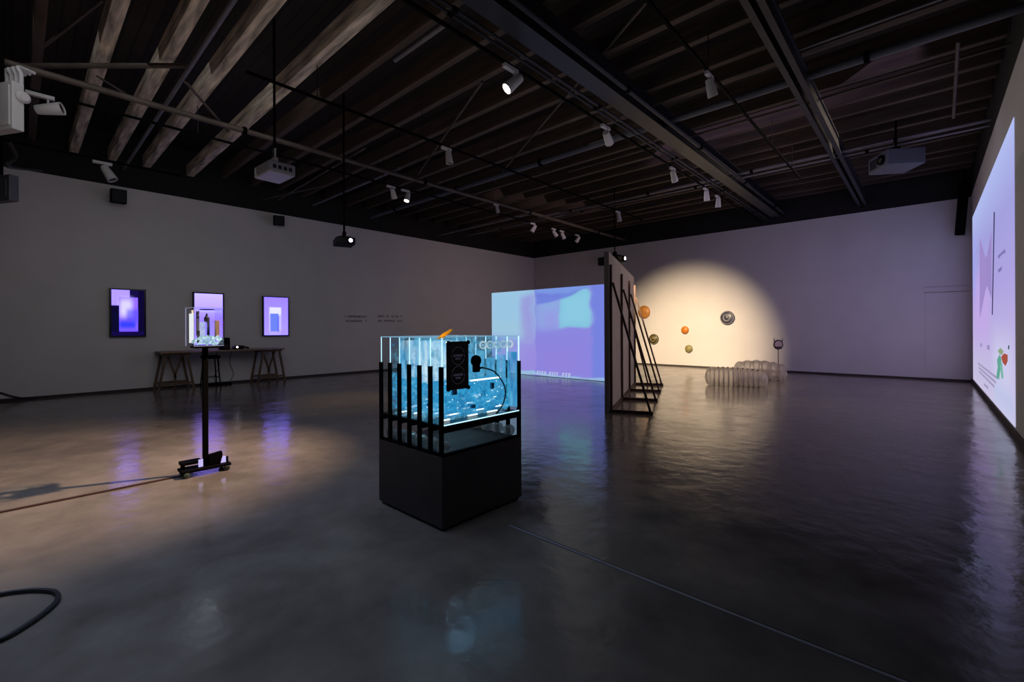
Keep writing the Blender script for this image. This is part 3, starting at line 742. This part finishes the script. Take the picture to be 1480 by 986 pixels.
# ------------------------------------------------------------------ discs on the back wall
def disc(px, py, dia_px, m, m2, lab, holes=True):
    p = on(px, py, 1, YB); d = (p-Vector((0, 0, 1.4))).length
    dd = math.cos(0)*d
    depth = (p.x*-math.sin(YAW)+p.y*math.cos(YAW))
    r = dia_px/2/FPX*depth*1.08
    t = thing('wall_disc', lab, 'disc', (p.x, YB, p.z), 'ceramic discs on the back wall')
    c = Vector((p.x, YB-.03, p.z))
    MB().lathe(c, (0, -1, 0), [(r*.9, -.03), (r*.96, 0), (r, .03), (r*.97, .06), (r*.85, .085), (r*.6, .105), (r*.3, .115), (.005, .118)], 32).build('dish', m, t, True)
    if holes:
        MB().ring(c+Vector((0, -.112, 0)), (0, -1, 0), r*.45, r*.08, 24, 8).build('raised_ring', m2, t, True)
        MB().ring(c+Vector((0, -.075, 0)), (0, -1, 0), r*.86, r*.06, 28, 8).build('rim', m2, t, True)
        MB().ball(c+Vector((r*.08, -.12, r*.12)), r*.2).build('boss', m2, t, True)
    return t
disc(932, 451, 17, M['orange'], M['amber'], 'large orange disc on back wall nearest the braced panel', False)
disc(946, 490, 13.5, M['bronze'], M['olive'], 'dark bronze disc with pale ring low beside braces')
disc(991, 477, 10, M['amber'], M['orange'], 'small orange disc in the middle of the warm light', False)
disc(996.5, 504, 10, M['olive'], M['bronze'], 'small olive disc below the small orange one', False)
disc(1052, 459.5, 18.5, M['slate'], M['grey'], 'large slate blue ringed disc right of the others')

# ------------------------------------------------------------------ inflated clear tubes on the floor
def ribbed_tube(a, b, rad, ribs, lab, taper=(.8, 1, .85), knobs=0, bend=0.0):
    a, b = Vector(a), Vector(b); ax = (b-a); Ln = ax.length; ax.normalize(); sd = Vector((-ax.y, ax.x, 0))
    t = thing('inflated_tube', lab, 'sculpture', ((a.x+b.x)/2, (a.y+b.y)/2, 0))
    mb = MB(); n = 24; rings = []; steps = ribs*6
    for i in range(steps+1):
        s = i/steps; tp = taper[0]*(1-s)*(1-s)+2*taper[1]*s*(1-s)*1.05+taper[2]*s*s
        endc = min(1, math.sqrt(max(0, 1-(1-min(s, 1-s)/.09)**2))) if min(s, 1-s) < .09 else 1
        r = rad*tp*max(.12, endc)*(1+.13*abs(math.sin(PI*ribs*s)) - .07)
        c = a+ax*Ln*s+sd*bend*math.sin(PI*s); c.z = rad*tp*.97
        rings.append([mb.bm.verts.new(c+(sd*math.cos(2*PI*k/n)+Vector((0, 0, 1))*math.sin(2*PI*k/n))*r) for k in range(n)])
    for p_, q_ in zip(rings, rings[1:]):
        for k in range(n): mb.bm.faces.new((p_[k], p_[(k+1) % n], q_[(k+1) % n], q_[k]))
    mb.bm.faces.new(rings[0][::-1]); mb.bm.faces.new(rings[-1])
    mb.build('skin', M['vinyl'], t, True)
    for k in range(ribs-1):
        s = (k+1)/ribs
        if s < .1 or s > .92: continue
        tp = taper[0]*(1-s)*(1-s)+2*taper[1]*s*(1-s)*1.05+taper[2]*s*s
        c = a+ax*Ln*s+sd*bend*math.sin(PI*s); c.z = rad*tp*.97
        MB().ring(c, ax, rad*tp*.935, .010, 28, 6).build('hoop', M['flat'], t, True)
    for k in range(knobs):
        s = .22+.62*k/max(1, knobs-1); tp = taper[0]*(1-s)*(1-s)+2*taper[1]*s*(1-s)*1.05+taper[2]*s*s
        c = a+ax*Ln*s+sd*bend*math.sin(PI*s); c.z = rad*tp*1.97
        MB().ball(c, .022, 8).build('knob', M['bronze'], t, True)
    return t
ga, gb = fl(1016, 557), fl(1109, 561)
ribbed_tube(ga+Vector((.0, .12, 0)), gb+Vector((0, .12, 0)), .23, 13, 'front clear ribbed tube lying on floor, dark knobs along top', (.92, 1.0, .78), 9)
gc, gd = fl(1048, 549), fl(1134, 553)
ribbed_tube(gc+Vector((.05, .55, 0)), gd+Vector((0, .3, 0)), .27, 6, 'rear clear tube lying on floor behind the knobbed one', (.8, 1.08, .72), 0, .15)
p = fl(1125, 545)
t = thing('horned_stick', 'thin stick topped by small horned ring behind clear tubes', 'stick', p)
hz = 1.4+(CY-500)/FPX*cw(0, 0).length if False else None
dpt = -math.sin(YAW)*p.x+math.cos(YAW)*p.y
hz = 1.4+(CY-500)/FPX*dpt; hr = 6.2/FPX*dpt
fc = Vector((math.sin(YAW), -math.cos(YAW), 0)); rt = Vector((math.cos(YAW), math.sin(YAW), 0)); u = Vector((0, 0, 1))
MB().tube([p, (p.x, p.y, hz-hr)], .011, 8).build('stick', M['wood'], t)
MB().lathe((p.x, p.y, 0), u, [(.12, 0), (.12, .012), (.02, .02)], 20).build('foot', M['darkgrey'], t)
c = Vector((p.x, p.y, hz))
MB().ring(c, fc, hr, hr*.16, 24, 8).build('ring', M['bronze'], t, True)
MB().lathe(c-fc*.01, fc, [(hr*.9, 0), (hr*.9, .02), (hr*.4, .03)], 20).build('face', M['pinkish'], t)
MB().slab([c-rt*hr*.85-u*hr*.45+fc*.02, c+rt*hr*.85-u*hr*.45+fc*.02, c+rt*hr*.5-u*hr*1.0+fc*.02, c-rt*hr*.5-u*hr*1.0+fc*.02], fc, .03).build('chin_band', M['red'], t)
for s in (-1, 1):
    MB().tube([c+rt*s*hr*.75+u*hr*.6, c+rt*s*hr*1.0+u*hr*1.05, c+rt*s*hr*.85+u*hr*1.5], hr*.16, 8, r_end=hr*.05).build('horn', M['bronze'], t, True)

# ------------------------------------------------------------------ big projection on the right wall
xs = XR-.004
yq0, yq1 = on(1467, 470, 0, xs).y, on(1406.5, 470, 0, xs).y
zq0, zq1 = .13, on(1440, 225, 0, xs).z
zq1 = 4.02
t = thing('wall_projection', 'tall bright lilac projection filling most of the right wall', 'projection', (xs, (yq0+yq1)/2, zq0))
picR = picture('lilac_projection', [(0, 'cdc6e6'), (.25, 'c4b8e6'), (.5, 'b2a6e6'), (.75, 'a6a4e2'), (1, 'b4c0f4')], [
    (.45, .95, .25, .60, .10, 'c8acec', .8), (.02, .35, -.05, .28, .10, 'd4d4f4', .7), (.0, .35, .02, .10, .05, 'b8c4e8', .6), (.85, 1.05, .5, .85, .1, 'a4acf8', .6)], .95)
MB().box((xs-.004, yq0, zq0), (xs, yq1, zq1)).build('projected_image', picR, t, uv=((xs, yq0, zq0), (0, yq1-yq0, 0), (0, 0, zq1-zq0)))
xp = xs-.012
def R(px, py): return on(px, py, 0, xp)
def shape(name, pts, col, st=.8):
    MB().slab([R(*q) for q in pts], (1, 0, 0), .003).build(name, emit('projected_'+col, col, st), t)
shape('pale_figure', [(1416, 345), (1424, 372), (1427, 370), (1433, 335), (1433, 425), (1427, 412), (1424, 420), (1416, 460), (1416, 400)], 'b09ade')
shape('pale_figure', [(1426, 372), (1432, 340), (1432.5, 430), (1426, 410)], 'a394d8')
shape('thin_line', [(1436.2, 307), (1437.6, 306), (1434.6, 455), (1433.4, 455)], '4a4470')
shape('small_mark', [(1442, 370), (1447, 365), (1452, 360), (1453, 365), (1447, 369), (1443, 374)], '8f86c4')
shape('small_mark', [(1442, 390), (1448, 385), (1447, 391), (1443, 394)], '8f86c4')
shape('small_mark', [(1417, 497), (1419, 496), (1419, 501), (1417, 502)], 'a99ed2')
shape('small_mark', [(1426.5, 499), (1430, 499), (1430, 506), (1426.5, 505)], 'a99ed2')
shape('small_mark', [(1457, 500), (1458.4, 499), (1458.2, 505), (1456.8, 505)], '3a5a60')
shape('plant_stem', [(1441, 520), (1445, 512), (1447, 520), (1446, 530), (1443.5, 549), (1440, 545), (1442, 530)], '6cb4a4')
shape('plant_stem', [(1445, 528), (1448, 524), (1450, 546), (1447.5, 548)], '86c8b8')
shape('plant_leaf', [(1442, 507), (1446, 503), (1450, 508), (1448, 513), (1444, 511)], '9cb48c')
shape('red_bloom', [(1447, 516), (1451, 511), (1456, 513), (1456, 522), (1453, 529), (1449, 524)], 'b85a48')
for k in range(4):
    o = 6.2*k
    shape('text_line', [(1413.5+.8*k, 524+o*.95), (1441-2*k, 545+o*1.0), (1441-2*k, 548.5+o*1.0), (1413.5+.8*k, 526.5+o*.95)] if k < 3 else [(1422, 554), (1428, 559), (1428, 563), (1422, 557)], 'b3aacf')

# ------------------------------------------------------------------ clear case on its pole stand
sb = fl(297, 683)
bz = 1.243; ctz = 1.612
t = thing('pole_stand', 'black pole stand with low wheeled base carrying the clear case', 'stand', (sb.x, sb.y, 0))
MB().box((sb.x-.022, sb.y-.022, .07), (sb.x+.022, sb.y+.022, bz-.02), .003).build('pole', M['black'], t)
MB().box((sb.x-.10, sb.y-.10, bz-.02), (sb.x+.10, sb.y+.10, bz-.002), .004).build('top_plate', M['black'], t)
MB().box((sb.x-.09, sb.y-.21, .045), (sb.x+.09, sb.y+.20, .07), .004).build('base_plate', M['black'], t)
MB().box((sb.x-.09, sb.y-.20, .105), (sb.x+.02, sb.y-.03, .135), .004).box((sb.x-.06, sb.y-.19, .07), (sb.x-.03, sb.y-.16, .105)).build('side_tray', M['black'], t)
MB().slab([(sb.x, sb.y+.02, .07), (sb.x, sb.y+.115, .07), (sb.x, sb.y+.135, .155), (sb.x, sb.y+.13, .19), (sb.x, sb.y+.02, .175)], (1, 0, 0), .05).build('wedge_bracket', M['black'], t)
glow = emit('violet_reflection_glow', 'd0c4ff', .9)  # emission stands in for the wall screens mirrored in these blocks
MB().box((sb.x+.03, sb.y-.065, .075), (sb.x+.045, sb.y-.03, .145)).build('painted_reflection', glow, t)
MB().slab([(sb.x+.03, sb.y+.10, .075), (sb.x+.03, sb.y+.165, .075), (sb.x+.03, sb.y+.165, .135), (sb.x+.03, sb.y+.145, .14)], (1, 0, 0), .012).build('painted_reflection', glow, t)
MB().box((sb.x, sb.y+.17, .07), (sb.x+.03, sb.y+.19, .125), .004).build('end_stop', M['black'], t)
for i in (-1, 1):
    for j in (-.17, .16):
        MB().lathe((sb.x+i*.085-.012, sb.y+j, .026), (1, 0, 0), [(.018, 0), (.026, .004), (.026, .020), (.018, .024)], 18).build('caster', M['green'] if j < 0 else M['rubber'], t, True)
        MB().box((sb.x+i*.085-.006, sb.y+j-.012, .03), (sb.x+i*.085+.006, sb.y+j+.012, .046)).bm.free()
# the case itself
sight = Vector((sb.x, sb.y, 0)).normalized(); wr = Vector((sight.y, -sight.x, 0)); th = math.radians(16)
e1 = wr*math.cos(th)+sight*math.sin(th); e2 = -wr*math.sin(th)+sight*math.cos(th)
S = .25; cc = Vector((sb.x, sb.y, 0)); h0, h1 = bz, ctz; hh = (h1-h0)/2
t = thing('display_case', 'small clear acrylic case of tower models on black pole stand', 'display case', (sb.x, sb.y, bz))
def cb(u0, u1, v0, v1, z0, z1, bev=0):
    return MB().obox(cc+e1*(u0+u1)/2+e2*(v0+v1)/2+Vector((0, 0, (z0+z1)/2)), (e1, e2, (0, 0, 1)), ((u1-u0)/2, (v1-v0)/2, (z1-z0)/2), bev)
g = S/2
for (a0, a1, b0, b1, c0, c1) in ((-g, g, -g, -g+.004, h0, h1), (-g, g, g-.004, g, h0, h1), (-g, -g+.004, -g+.004, g-.004, h0, h1), (g-.004, g, -g+.004, g-.004, h0, h1), (-g+.004, g-.004, -g+.004, g-.004, h1-.004, h1)):
    cb(a0, a1, b0, b1, c0, c1).build('pane', M['acrylic'], t)
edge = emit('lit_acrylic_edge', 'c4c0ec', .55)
mb = cb(-g, -g+.005, -g, -g+.005, h0, h1)
for o_ in (cb(-g, g, -g, -g+.004, h1, h1+.003), cb(-g, -g+.004, -g, g, h1, h1+.003), cb(-g, g, -g-.001, -g+.004, h0, h0+.006), cb(-g-.003, -g+.002, g-.006, g, h0, h1)):
    me = bpy.data.meshes.new('x'); o_.bm.to_mesh(me); o_.bm.free(); mb.bm.from_mesh(me); bpy.data.meshes.remove(me)
mb.build('pane_edge', edge, t)
tubem = emit('white_light_tube', 'ffffff', 1.1)
lc = cc+e1*(-.095)+e2*(.06)
MB().tube([lc+Vector((0, 0, h0+.03)), lc+Vector((0, 0, h1-.055))], .019, 16).build('light_tube', tubem, t, True)
MB().tube([lc+Vector((0, 0, h1-.055)), lc+Vector((0, 0, h1-.02))], .016, 14).build('tube_cap', M['white'], t, True)
lit2 = glowing_sheet('lit_crumpled_film', '2f7488', 'd4f0fa', .95, .9, 26, base=.35, c2='ffffff')
f1 = MB()
for k in range(26):
    c = cc+e1*random.uniform(-.09, .11)+e2*random.uniform(-.10, .10)+Vector((0, 0, h0+random.uniform(.015, .085)))
    ax1 = Vector((random.uniform(-1, 1), random.uniform(-1, 1), random.uniform(-1, 1))).normalized(); ax2 = ax1.orthogonal()
    f1.obox(c, (ax1, ax2, ax1.cross(ax2)), (random.uniform(.015, .035), random.uniform(.01, .025), .002))
f1.build('crumpled_film', lit2, t)
MB().lathe(cc+e1*.035+e2*.02+Vector((0, 0, h0+.09)), (0, 0, 1), [(.012, 0), (.011, .19)], 12).lathe(cc+e1*.022+e2*.02+Vector((0, 0, h0+.23)), (0, 0, 1), [(.006, 0), (.022, .01), (.024, .045), (.012, .06), (.007, .085), (.003, .09)], 14).build('dark_tower', M['darkgrey'], t, True)
cb(.085, .118, -.03, .01, h0+.06, h0+.25, .002).build('timber_block', M['ply'], t)
pale_sheet = glowing_sheet('pale_lit_sheet', 'a8a4f0', 'd4e4f4', .8, 1.2, 9, base=.5)
cb(-.055, .01, .03, .034, h0+.07, h0+.235).build('pale_sheet', pale_sheet, t)
cb(-.075, -.05, -.02, .0, h0+.10, h0+.34, .003).build('dark_strip', M['bluegrey'], t)
cb(-.075, -.055, -.05, -.03, h0+.03, h0+.15, .003).build('dark_strip', M['darkgrey'], t)
MB().ring(cc+e1*.02+Vector((0, 0, h1-.012)), (0, 0, 1), .06, .004, 26, 6).build('wire_ring', M['black'], t, True)
light('case_glow', 'POINT', cc+Vector((0, 0, h0+.2)), .5, (.85, .9, 1.0), .05, parent=t)

# ------------------------------------------------------------------ the lit tank on its black plinth
X0, X1, Y0, Y1 = -3.265, -2.46, 1.965, 2.79
PH = .512
t = thing('plinth', 'black square plinth under the glowing acrylic tank', 'plinth', ((X0+X1)/2, (Y0+Y1)/2, 0))
MB().box((X0, Y0, .02), (X1, Y1, PH), .003).build('body', M['blackmatte'], t)
MB().box((X0+.02, Y0+.02, 0), (X1-.02, Y1-.02, .02)).build('recessed_foot', M['black'], t)
TB, TT, ST = .725, 1.338, 1.135
x0, x1, y0, y1 = X0+.022, X1-.012, Y0+.012, Y1-.015
tk = thing('acrylic_tank', 'glowing blue acrylic tank of electronics in black slatted rack', 'tank', ((x0+x1)/2, (y0+y1)/2, PH))
sheets = [x1-(x1-x0)*k/6 for k in range(7)]
bead = clear('frosted_glass', (.8, .8, .8), .3, .4, 'b8b4ac')
for k, sx in enumerate(sheets):                       # the comb of black slats that holds the sheets
    sxx = min(max(sx, X0+.018), X1-.018)
    r = MB().box((sxx-.017, Y0, PH), (sxx+.017, Y0+.02, ST), .002)
    r.build('slat', M['black'], tk)
    MB().box((sxx-.017, Y1-.02, PH), (sxx+.017, Y1, ST), .002).build('slat', M['black'], tk)
    MB().box((sxx-.014, Y0+.02, TB-.05), (sxx+.014, Y1-.02, TB-.022), .002).build('cross_bar', M['black'], tk)
for lo, hi in (((X0, Y0+.004, TB-.022), (X1, Y0+.03, TB)), ((X0, Y1-.03, TB-.022), (X1, Y1-.004, TB)), ((X0, Y0+.03, TB-.022), (X0+.026, Y1-.03, TB)), ((X1-.026, Y0+.03, TB-.022), (X1, Y1-.03, TB)),
               ((X0, Y0+.004, PH), (X1, Y0+.03, PH+.02)), ((X1-.026, Y0+.03, PH), (X1, Y1-.03, PH+.02))):
    MB().box(lo, hi, .002).build('rack_rail', M['black'], tk)
for k in range(6):
    xm = (sheets[k]+sheets[k+1])/2
    MB().lathe((xm, Y0+.035, PH+.055), (0, 1, 0), [(.034, 0), (.042, .01), (.042, .06), (.034, .07)], 18).build('roller', bead, tk, True)
    MB().lathe((xm, Y1-.105, PH+.055), (0, 1, 0), [(.034, 0), (.042, .01), (.042, .06), (.034, .07)], 18).build('roller', bead, tk, True)
# the sheets themselves, clear with glowing edges
edge_w = emit('edge_lit_acrylic', 'b4e4fa', 1.5)
edge_s = emit('edge_lit_acrylic_soft', '8cc0e0', .7)
etched = glowing_sheet('etched_lit_sheet', '1478b4', '7cd4f4', .75, .35, 14, (1, 1, 1), .2, .04)
for k, sx in enumerate(sheets):
    sh = MB().box((sx-.004, y0+.003, TB), (sx+.004, y1-.003, TT)).build('sheet', M['acrylic'] if k in (0, 6) else etched, tk)
    MB().box((sx-.004, y0, TB), (sx+.004, y0+.003, TT)).box((sx-.006, y1-.003, TB), (sx+.006, y1, TT)).build('lit_edge', edge_w, sh)
    MB().box((sx-.003, y0+.003, TT), (sx+.003, y1-.003, TT+.002)).build('top_edge', edge_s, sh)
for yy in (y0, y1):
    MB().box((x0+.004, yy-.002, TB), (x1-.004, yy+.002, TT-.004)).build('end_pane', M['acrylic'], tk)
    MB().box((x0+.004, yy-.003, TT-.004), (x1-.004, yy+.003, TT+.001)).build('pane_edge', edge_s, tk)
MB().box((x0+.004, y0+.003, TB), (x1-.004, y1-.003, TB+.006)).build('base_sheet', M['acrylic'], tk)
MB().box((x1+.0045, y0, TB), (x1+.0065, y1, TB+.008)).build('lower_edge', edge_w, tk)
# lit circuit boards and the light bars under them
lowmat = glowing_sheet('blue_lit_board', '0a5c98', '3cb0e0', 1.0, .55, 24, (1, 1, 1), .16, .16, 'f0fcff')
himat = glowing_sheet('pale_lit_board', '30a8e0', 'e8faff', 1.0, .75, 9, (1, 2.2, .35), .22, .15)
midmat = glowing_sheet('mid_lit_board', '2a8cc8', '60bce8', .85, .85, 14, (1, 1, .4), .2, .25)
for k in range(6):
    xm = (sheets[k]+sheets[k+1])/2
    z1 = TB+(.27, .29, .26, .30, .27, .32)[k]
    MB().box((xm-.008, y0+.05, TB+.03), (xm+.008, y1-.05, z1), .002).build('circuit_board', lowmat, tk)
    if k in (2, 3, 4):
        MB().box((xm-.02, y0+.06, z1+.01), (xm-.008, y0+.44, TT-.03), .002).build('cooling_fin', himat, tk)
    ch = MB()
    for q in range(3):
        yy = y0+.12+q*.2+random.uniform(-.02, .02); zz = TB+random.uniform(.05, .22)
        ch.box((xm+.008, yy, zz), (xm+.028, yy+random.uniform(.02, .05), zz+random.uniform(.02, .05)), .002)
    ch.build('chip', mat('navy_component', '2f7cae', .35, noise=.3) if k == 0 else bpy.data.materials['navy_component'], tk)
barm = emit('white_light_bar', 'e8fbff', 1.6)
for k in range(6):
    xm = (sheets[k]+sheets[k+1])/2; yy = y0+.06+.05*((k*3) % 4)
    while yy < y1-.16:
        ln_ = random.uniform(.07, .15)
        MB().box((xm-.04, yy, TB+.010), (xm-.025, yy+ln_, TB+.020), .002).build('light_bar', barm, tk)
        if k % 2 == 0: MB().box((xm+.015, yy+.04, TB+.055), (xm+.022, yy+.04+ln_*.8, TB+.063), .002).build('light_bar', barm, tk)
        yy += ln_+random.uniform(.08, .22)
MB().box((sheets[0]-.09, y0+.34, TB+.275), (sheets[0]-.07, y1-.14, TB+.286), .003).build('light_bar', barm, tk)
for k in range(5):
    MB().box((sheets[k+1]+.012, y1-.012, TB+.03), (sheets[k]-.012, y1-.008, TT-.13-.03*(k % 3)), .001).build('rear_board', midmat, tk)
glint = emit('small_white_glint', 'd8f6ff', 1.3)  # emissive flecks painted in for white glints on the boards
for k in range(6):
    xm = (sheets[k]+sheets[k+1])/2; gl = MB()
    for q in range(16):
        yy = random.uniform(y0+.08, y1-.12); zz = TB+random.uniform(.05, .26); ln_ = random.choice((.006, .008, .03))
        gl.box((xm+.009, yy, zz), (xm+.013, yy+ln_, zz+.006))
    gl.build('painted_glints', glint, tk)
ringm = glowing_sheet('pale_ring', '7cc0e0', 'e8fbff', .7, 1.2, 20, base=.4)
for k in range(5):
    yy = y1-.055-k*.075
    MB().ring((x1-.05, yy, TT-.065), (1, -.3, 0), .026, .007, 20, 8).build('coil', ringm, tk, True)
    MB().ball((x1-.05, yy, TT-.065), .012, 8).build('coil_core', edge_s, tk, True)
light('tank_glow', 'POINT', ((x0+x1)/2, (y0+y1)/2, TB+.36), 15, (.42, .78, 1.0), .12, parent=tk)
# black label plate screwed to the front sheet, with two round printed marks
xf = x1+.005
def TF(px, py): return on(px, py, 0, xf)
pa, pb = TF(644.5, 493.5), TF(676, 563)
lz0, lz1, ly0, ly1 = TF(660, 563).z, TF(660, 493.5).z, pa.y, pb.y
pt = MB().box((xf, ly0, lz0), (xf+.012, ly1, lz1), .003).build('label_plate', M['blackgloss'], tk)
sc_ = MB()
for yy in (ly0+.008, ly1-.008):
    for zz in (lz0+.008, lz1-.008): sc_.lathe((xf+.010, yy, zz), (1, 0, 0), [(.014, 0), (.014, .012), (.008, .016)], 14)
sc_.build('screw', M['black'], pt)
prm = mat('grey_print', 'dcdaf0', .6, noise=.05)
ym = (ly0+ly1)/2; Wd = (ly1-ly0)
for zc, rr in ((lz0+(lz1-lz0)*.70, .30), (lz0+(lz1-lz0)*.30, .30)):
    R_ = Wd*rr
    for a0, a1 in ((20, 160), (200, 340), (-12, 8), (172, 190)):
        pts = [(xf+.0125, ym+R_*math.cos(math.radians(a0+(a1-a0)*i/14)), zc+R_*1.05*math.sin(math.radians(a0+(a1-a0)*i/14))) for i in range(15)]
        MB().tube(pts, .0016, 6).build('printed_arc', prm, pt)
    bars = MB()
    for i in range(5): bars.box((xf+.0121, ym-R_*.72+i*R_*.30, zc-.006), (xf+.0135, ym-R_*.72+i*R_*.30+R_*.22, zc+.010))
    for i in range(3): bars.box((xf+.0121, ym-R_*.4+i*R_*.28, zc-.026), (xf+.0135, ym-R_*.4+i*R_*.28+R_*.2, zc-.014))
    bars.build('printed_words', prm, pt)
# round black plug with its cable
pc = TF(686, 525)
pg = MB().lathe((xf, pc.y, pc.z+.018), (1, 0, 0), [(.040, 0), (.043, .01), (.040, .03), (.025, .038)], 22).build('plug', M['black'], tk, True)
MB().box((xf, pc.y-.026, pc.z-.065), (xf+.035, pc.y+.026, pc.z-.005), .006).build('plug_body', M['black'], pg)
MB().tube([(xf+.02, pc.y+.02, pc.z-.038), (xf+.02, pc.y+.065, pc.z-.036)], .010, 10, r_end=.006).build('strain_relief', M['black'], pg)
cp = [Vector((xf+.02, pc.y+.06, pc.z-.036))]+[TF(a, b)+Vector((.02, 0, 0)) for a, b in ((710, 536), (720, 546), (727, 560), (727, 575), (722, 588), (714, 598))]
MB().tube(spline(cp, 8), .0055, 8).build('cable', M['rubber'], tk, True)
# small dark marks on the back of the rack seen through it
for (px, py) in ((724, 521), (724, 537), (721, 561), (568, 560)):
    pass
# yellow strip lying over the rim
a_ = Vector((x1-.06, y0+.005, TT+.004)); 
f0 = on(632, 489, 1, y0+.03); f1_ = on(641, 482, 1, y0+.10); f2 = on(652, 476.5, 1, y0+.16)
wv = Vector((.035, 0.0, .0))
tp = [on(631, 490, 0, x1-.03), on(640, 482.5, 0, x1-.03), on(652, 476, 0, x1-.03)]
btm = [on(641, 489, 0, x1+.01), on(646, 484.5, 0, x1+.01), on(654, 478, 0, x1+.01)]
st = MB()
for i in range(2):
    q = [tp[i], tp[i+1], btm[i+1], btm[i]]
    st.slab(q, (0.3, .2, 1), .004)
tag(st.build('yellow_strip', M['yellow']), 'bright yellow strip sticking up from the tank rim', 'strip')
light('strip_fill', 'POINT', (x1-.045, tp[1].y, TT-.03), 1.3, (1, .88, .66), .012, parent=tk)  # unseen point lamp added under the rim to brighten the yellow strip

# ------------------------------------------------------------------ cables on the floor
tag(MB().slab([(-5.27, -4.5, 0), (-5.24, -4.5, 0), (-5.24, sb.y-.2, 0), (-5.27, sb.y-.2, 0)], (0, 0, 1), .012).build('floor_cable', M['brown_cable']), 'flat brown cable running straight along floor to the pole stand', 'cable')
cable([fl(x, y)+Vector((0, 0, .013)) for x, y in ((-60, 950), (0, 929), (30, 913), (58, 894), (78, 877), (84, 866), (77, 858.5), (52, 856.5), (22, 859), (0, 862.5), (-60, 873))], .0115, M['rubber'], 'black cable looping across the floor at lower left corner')
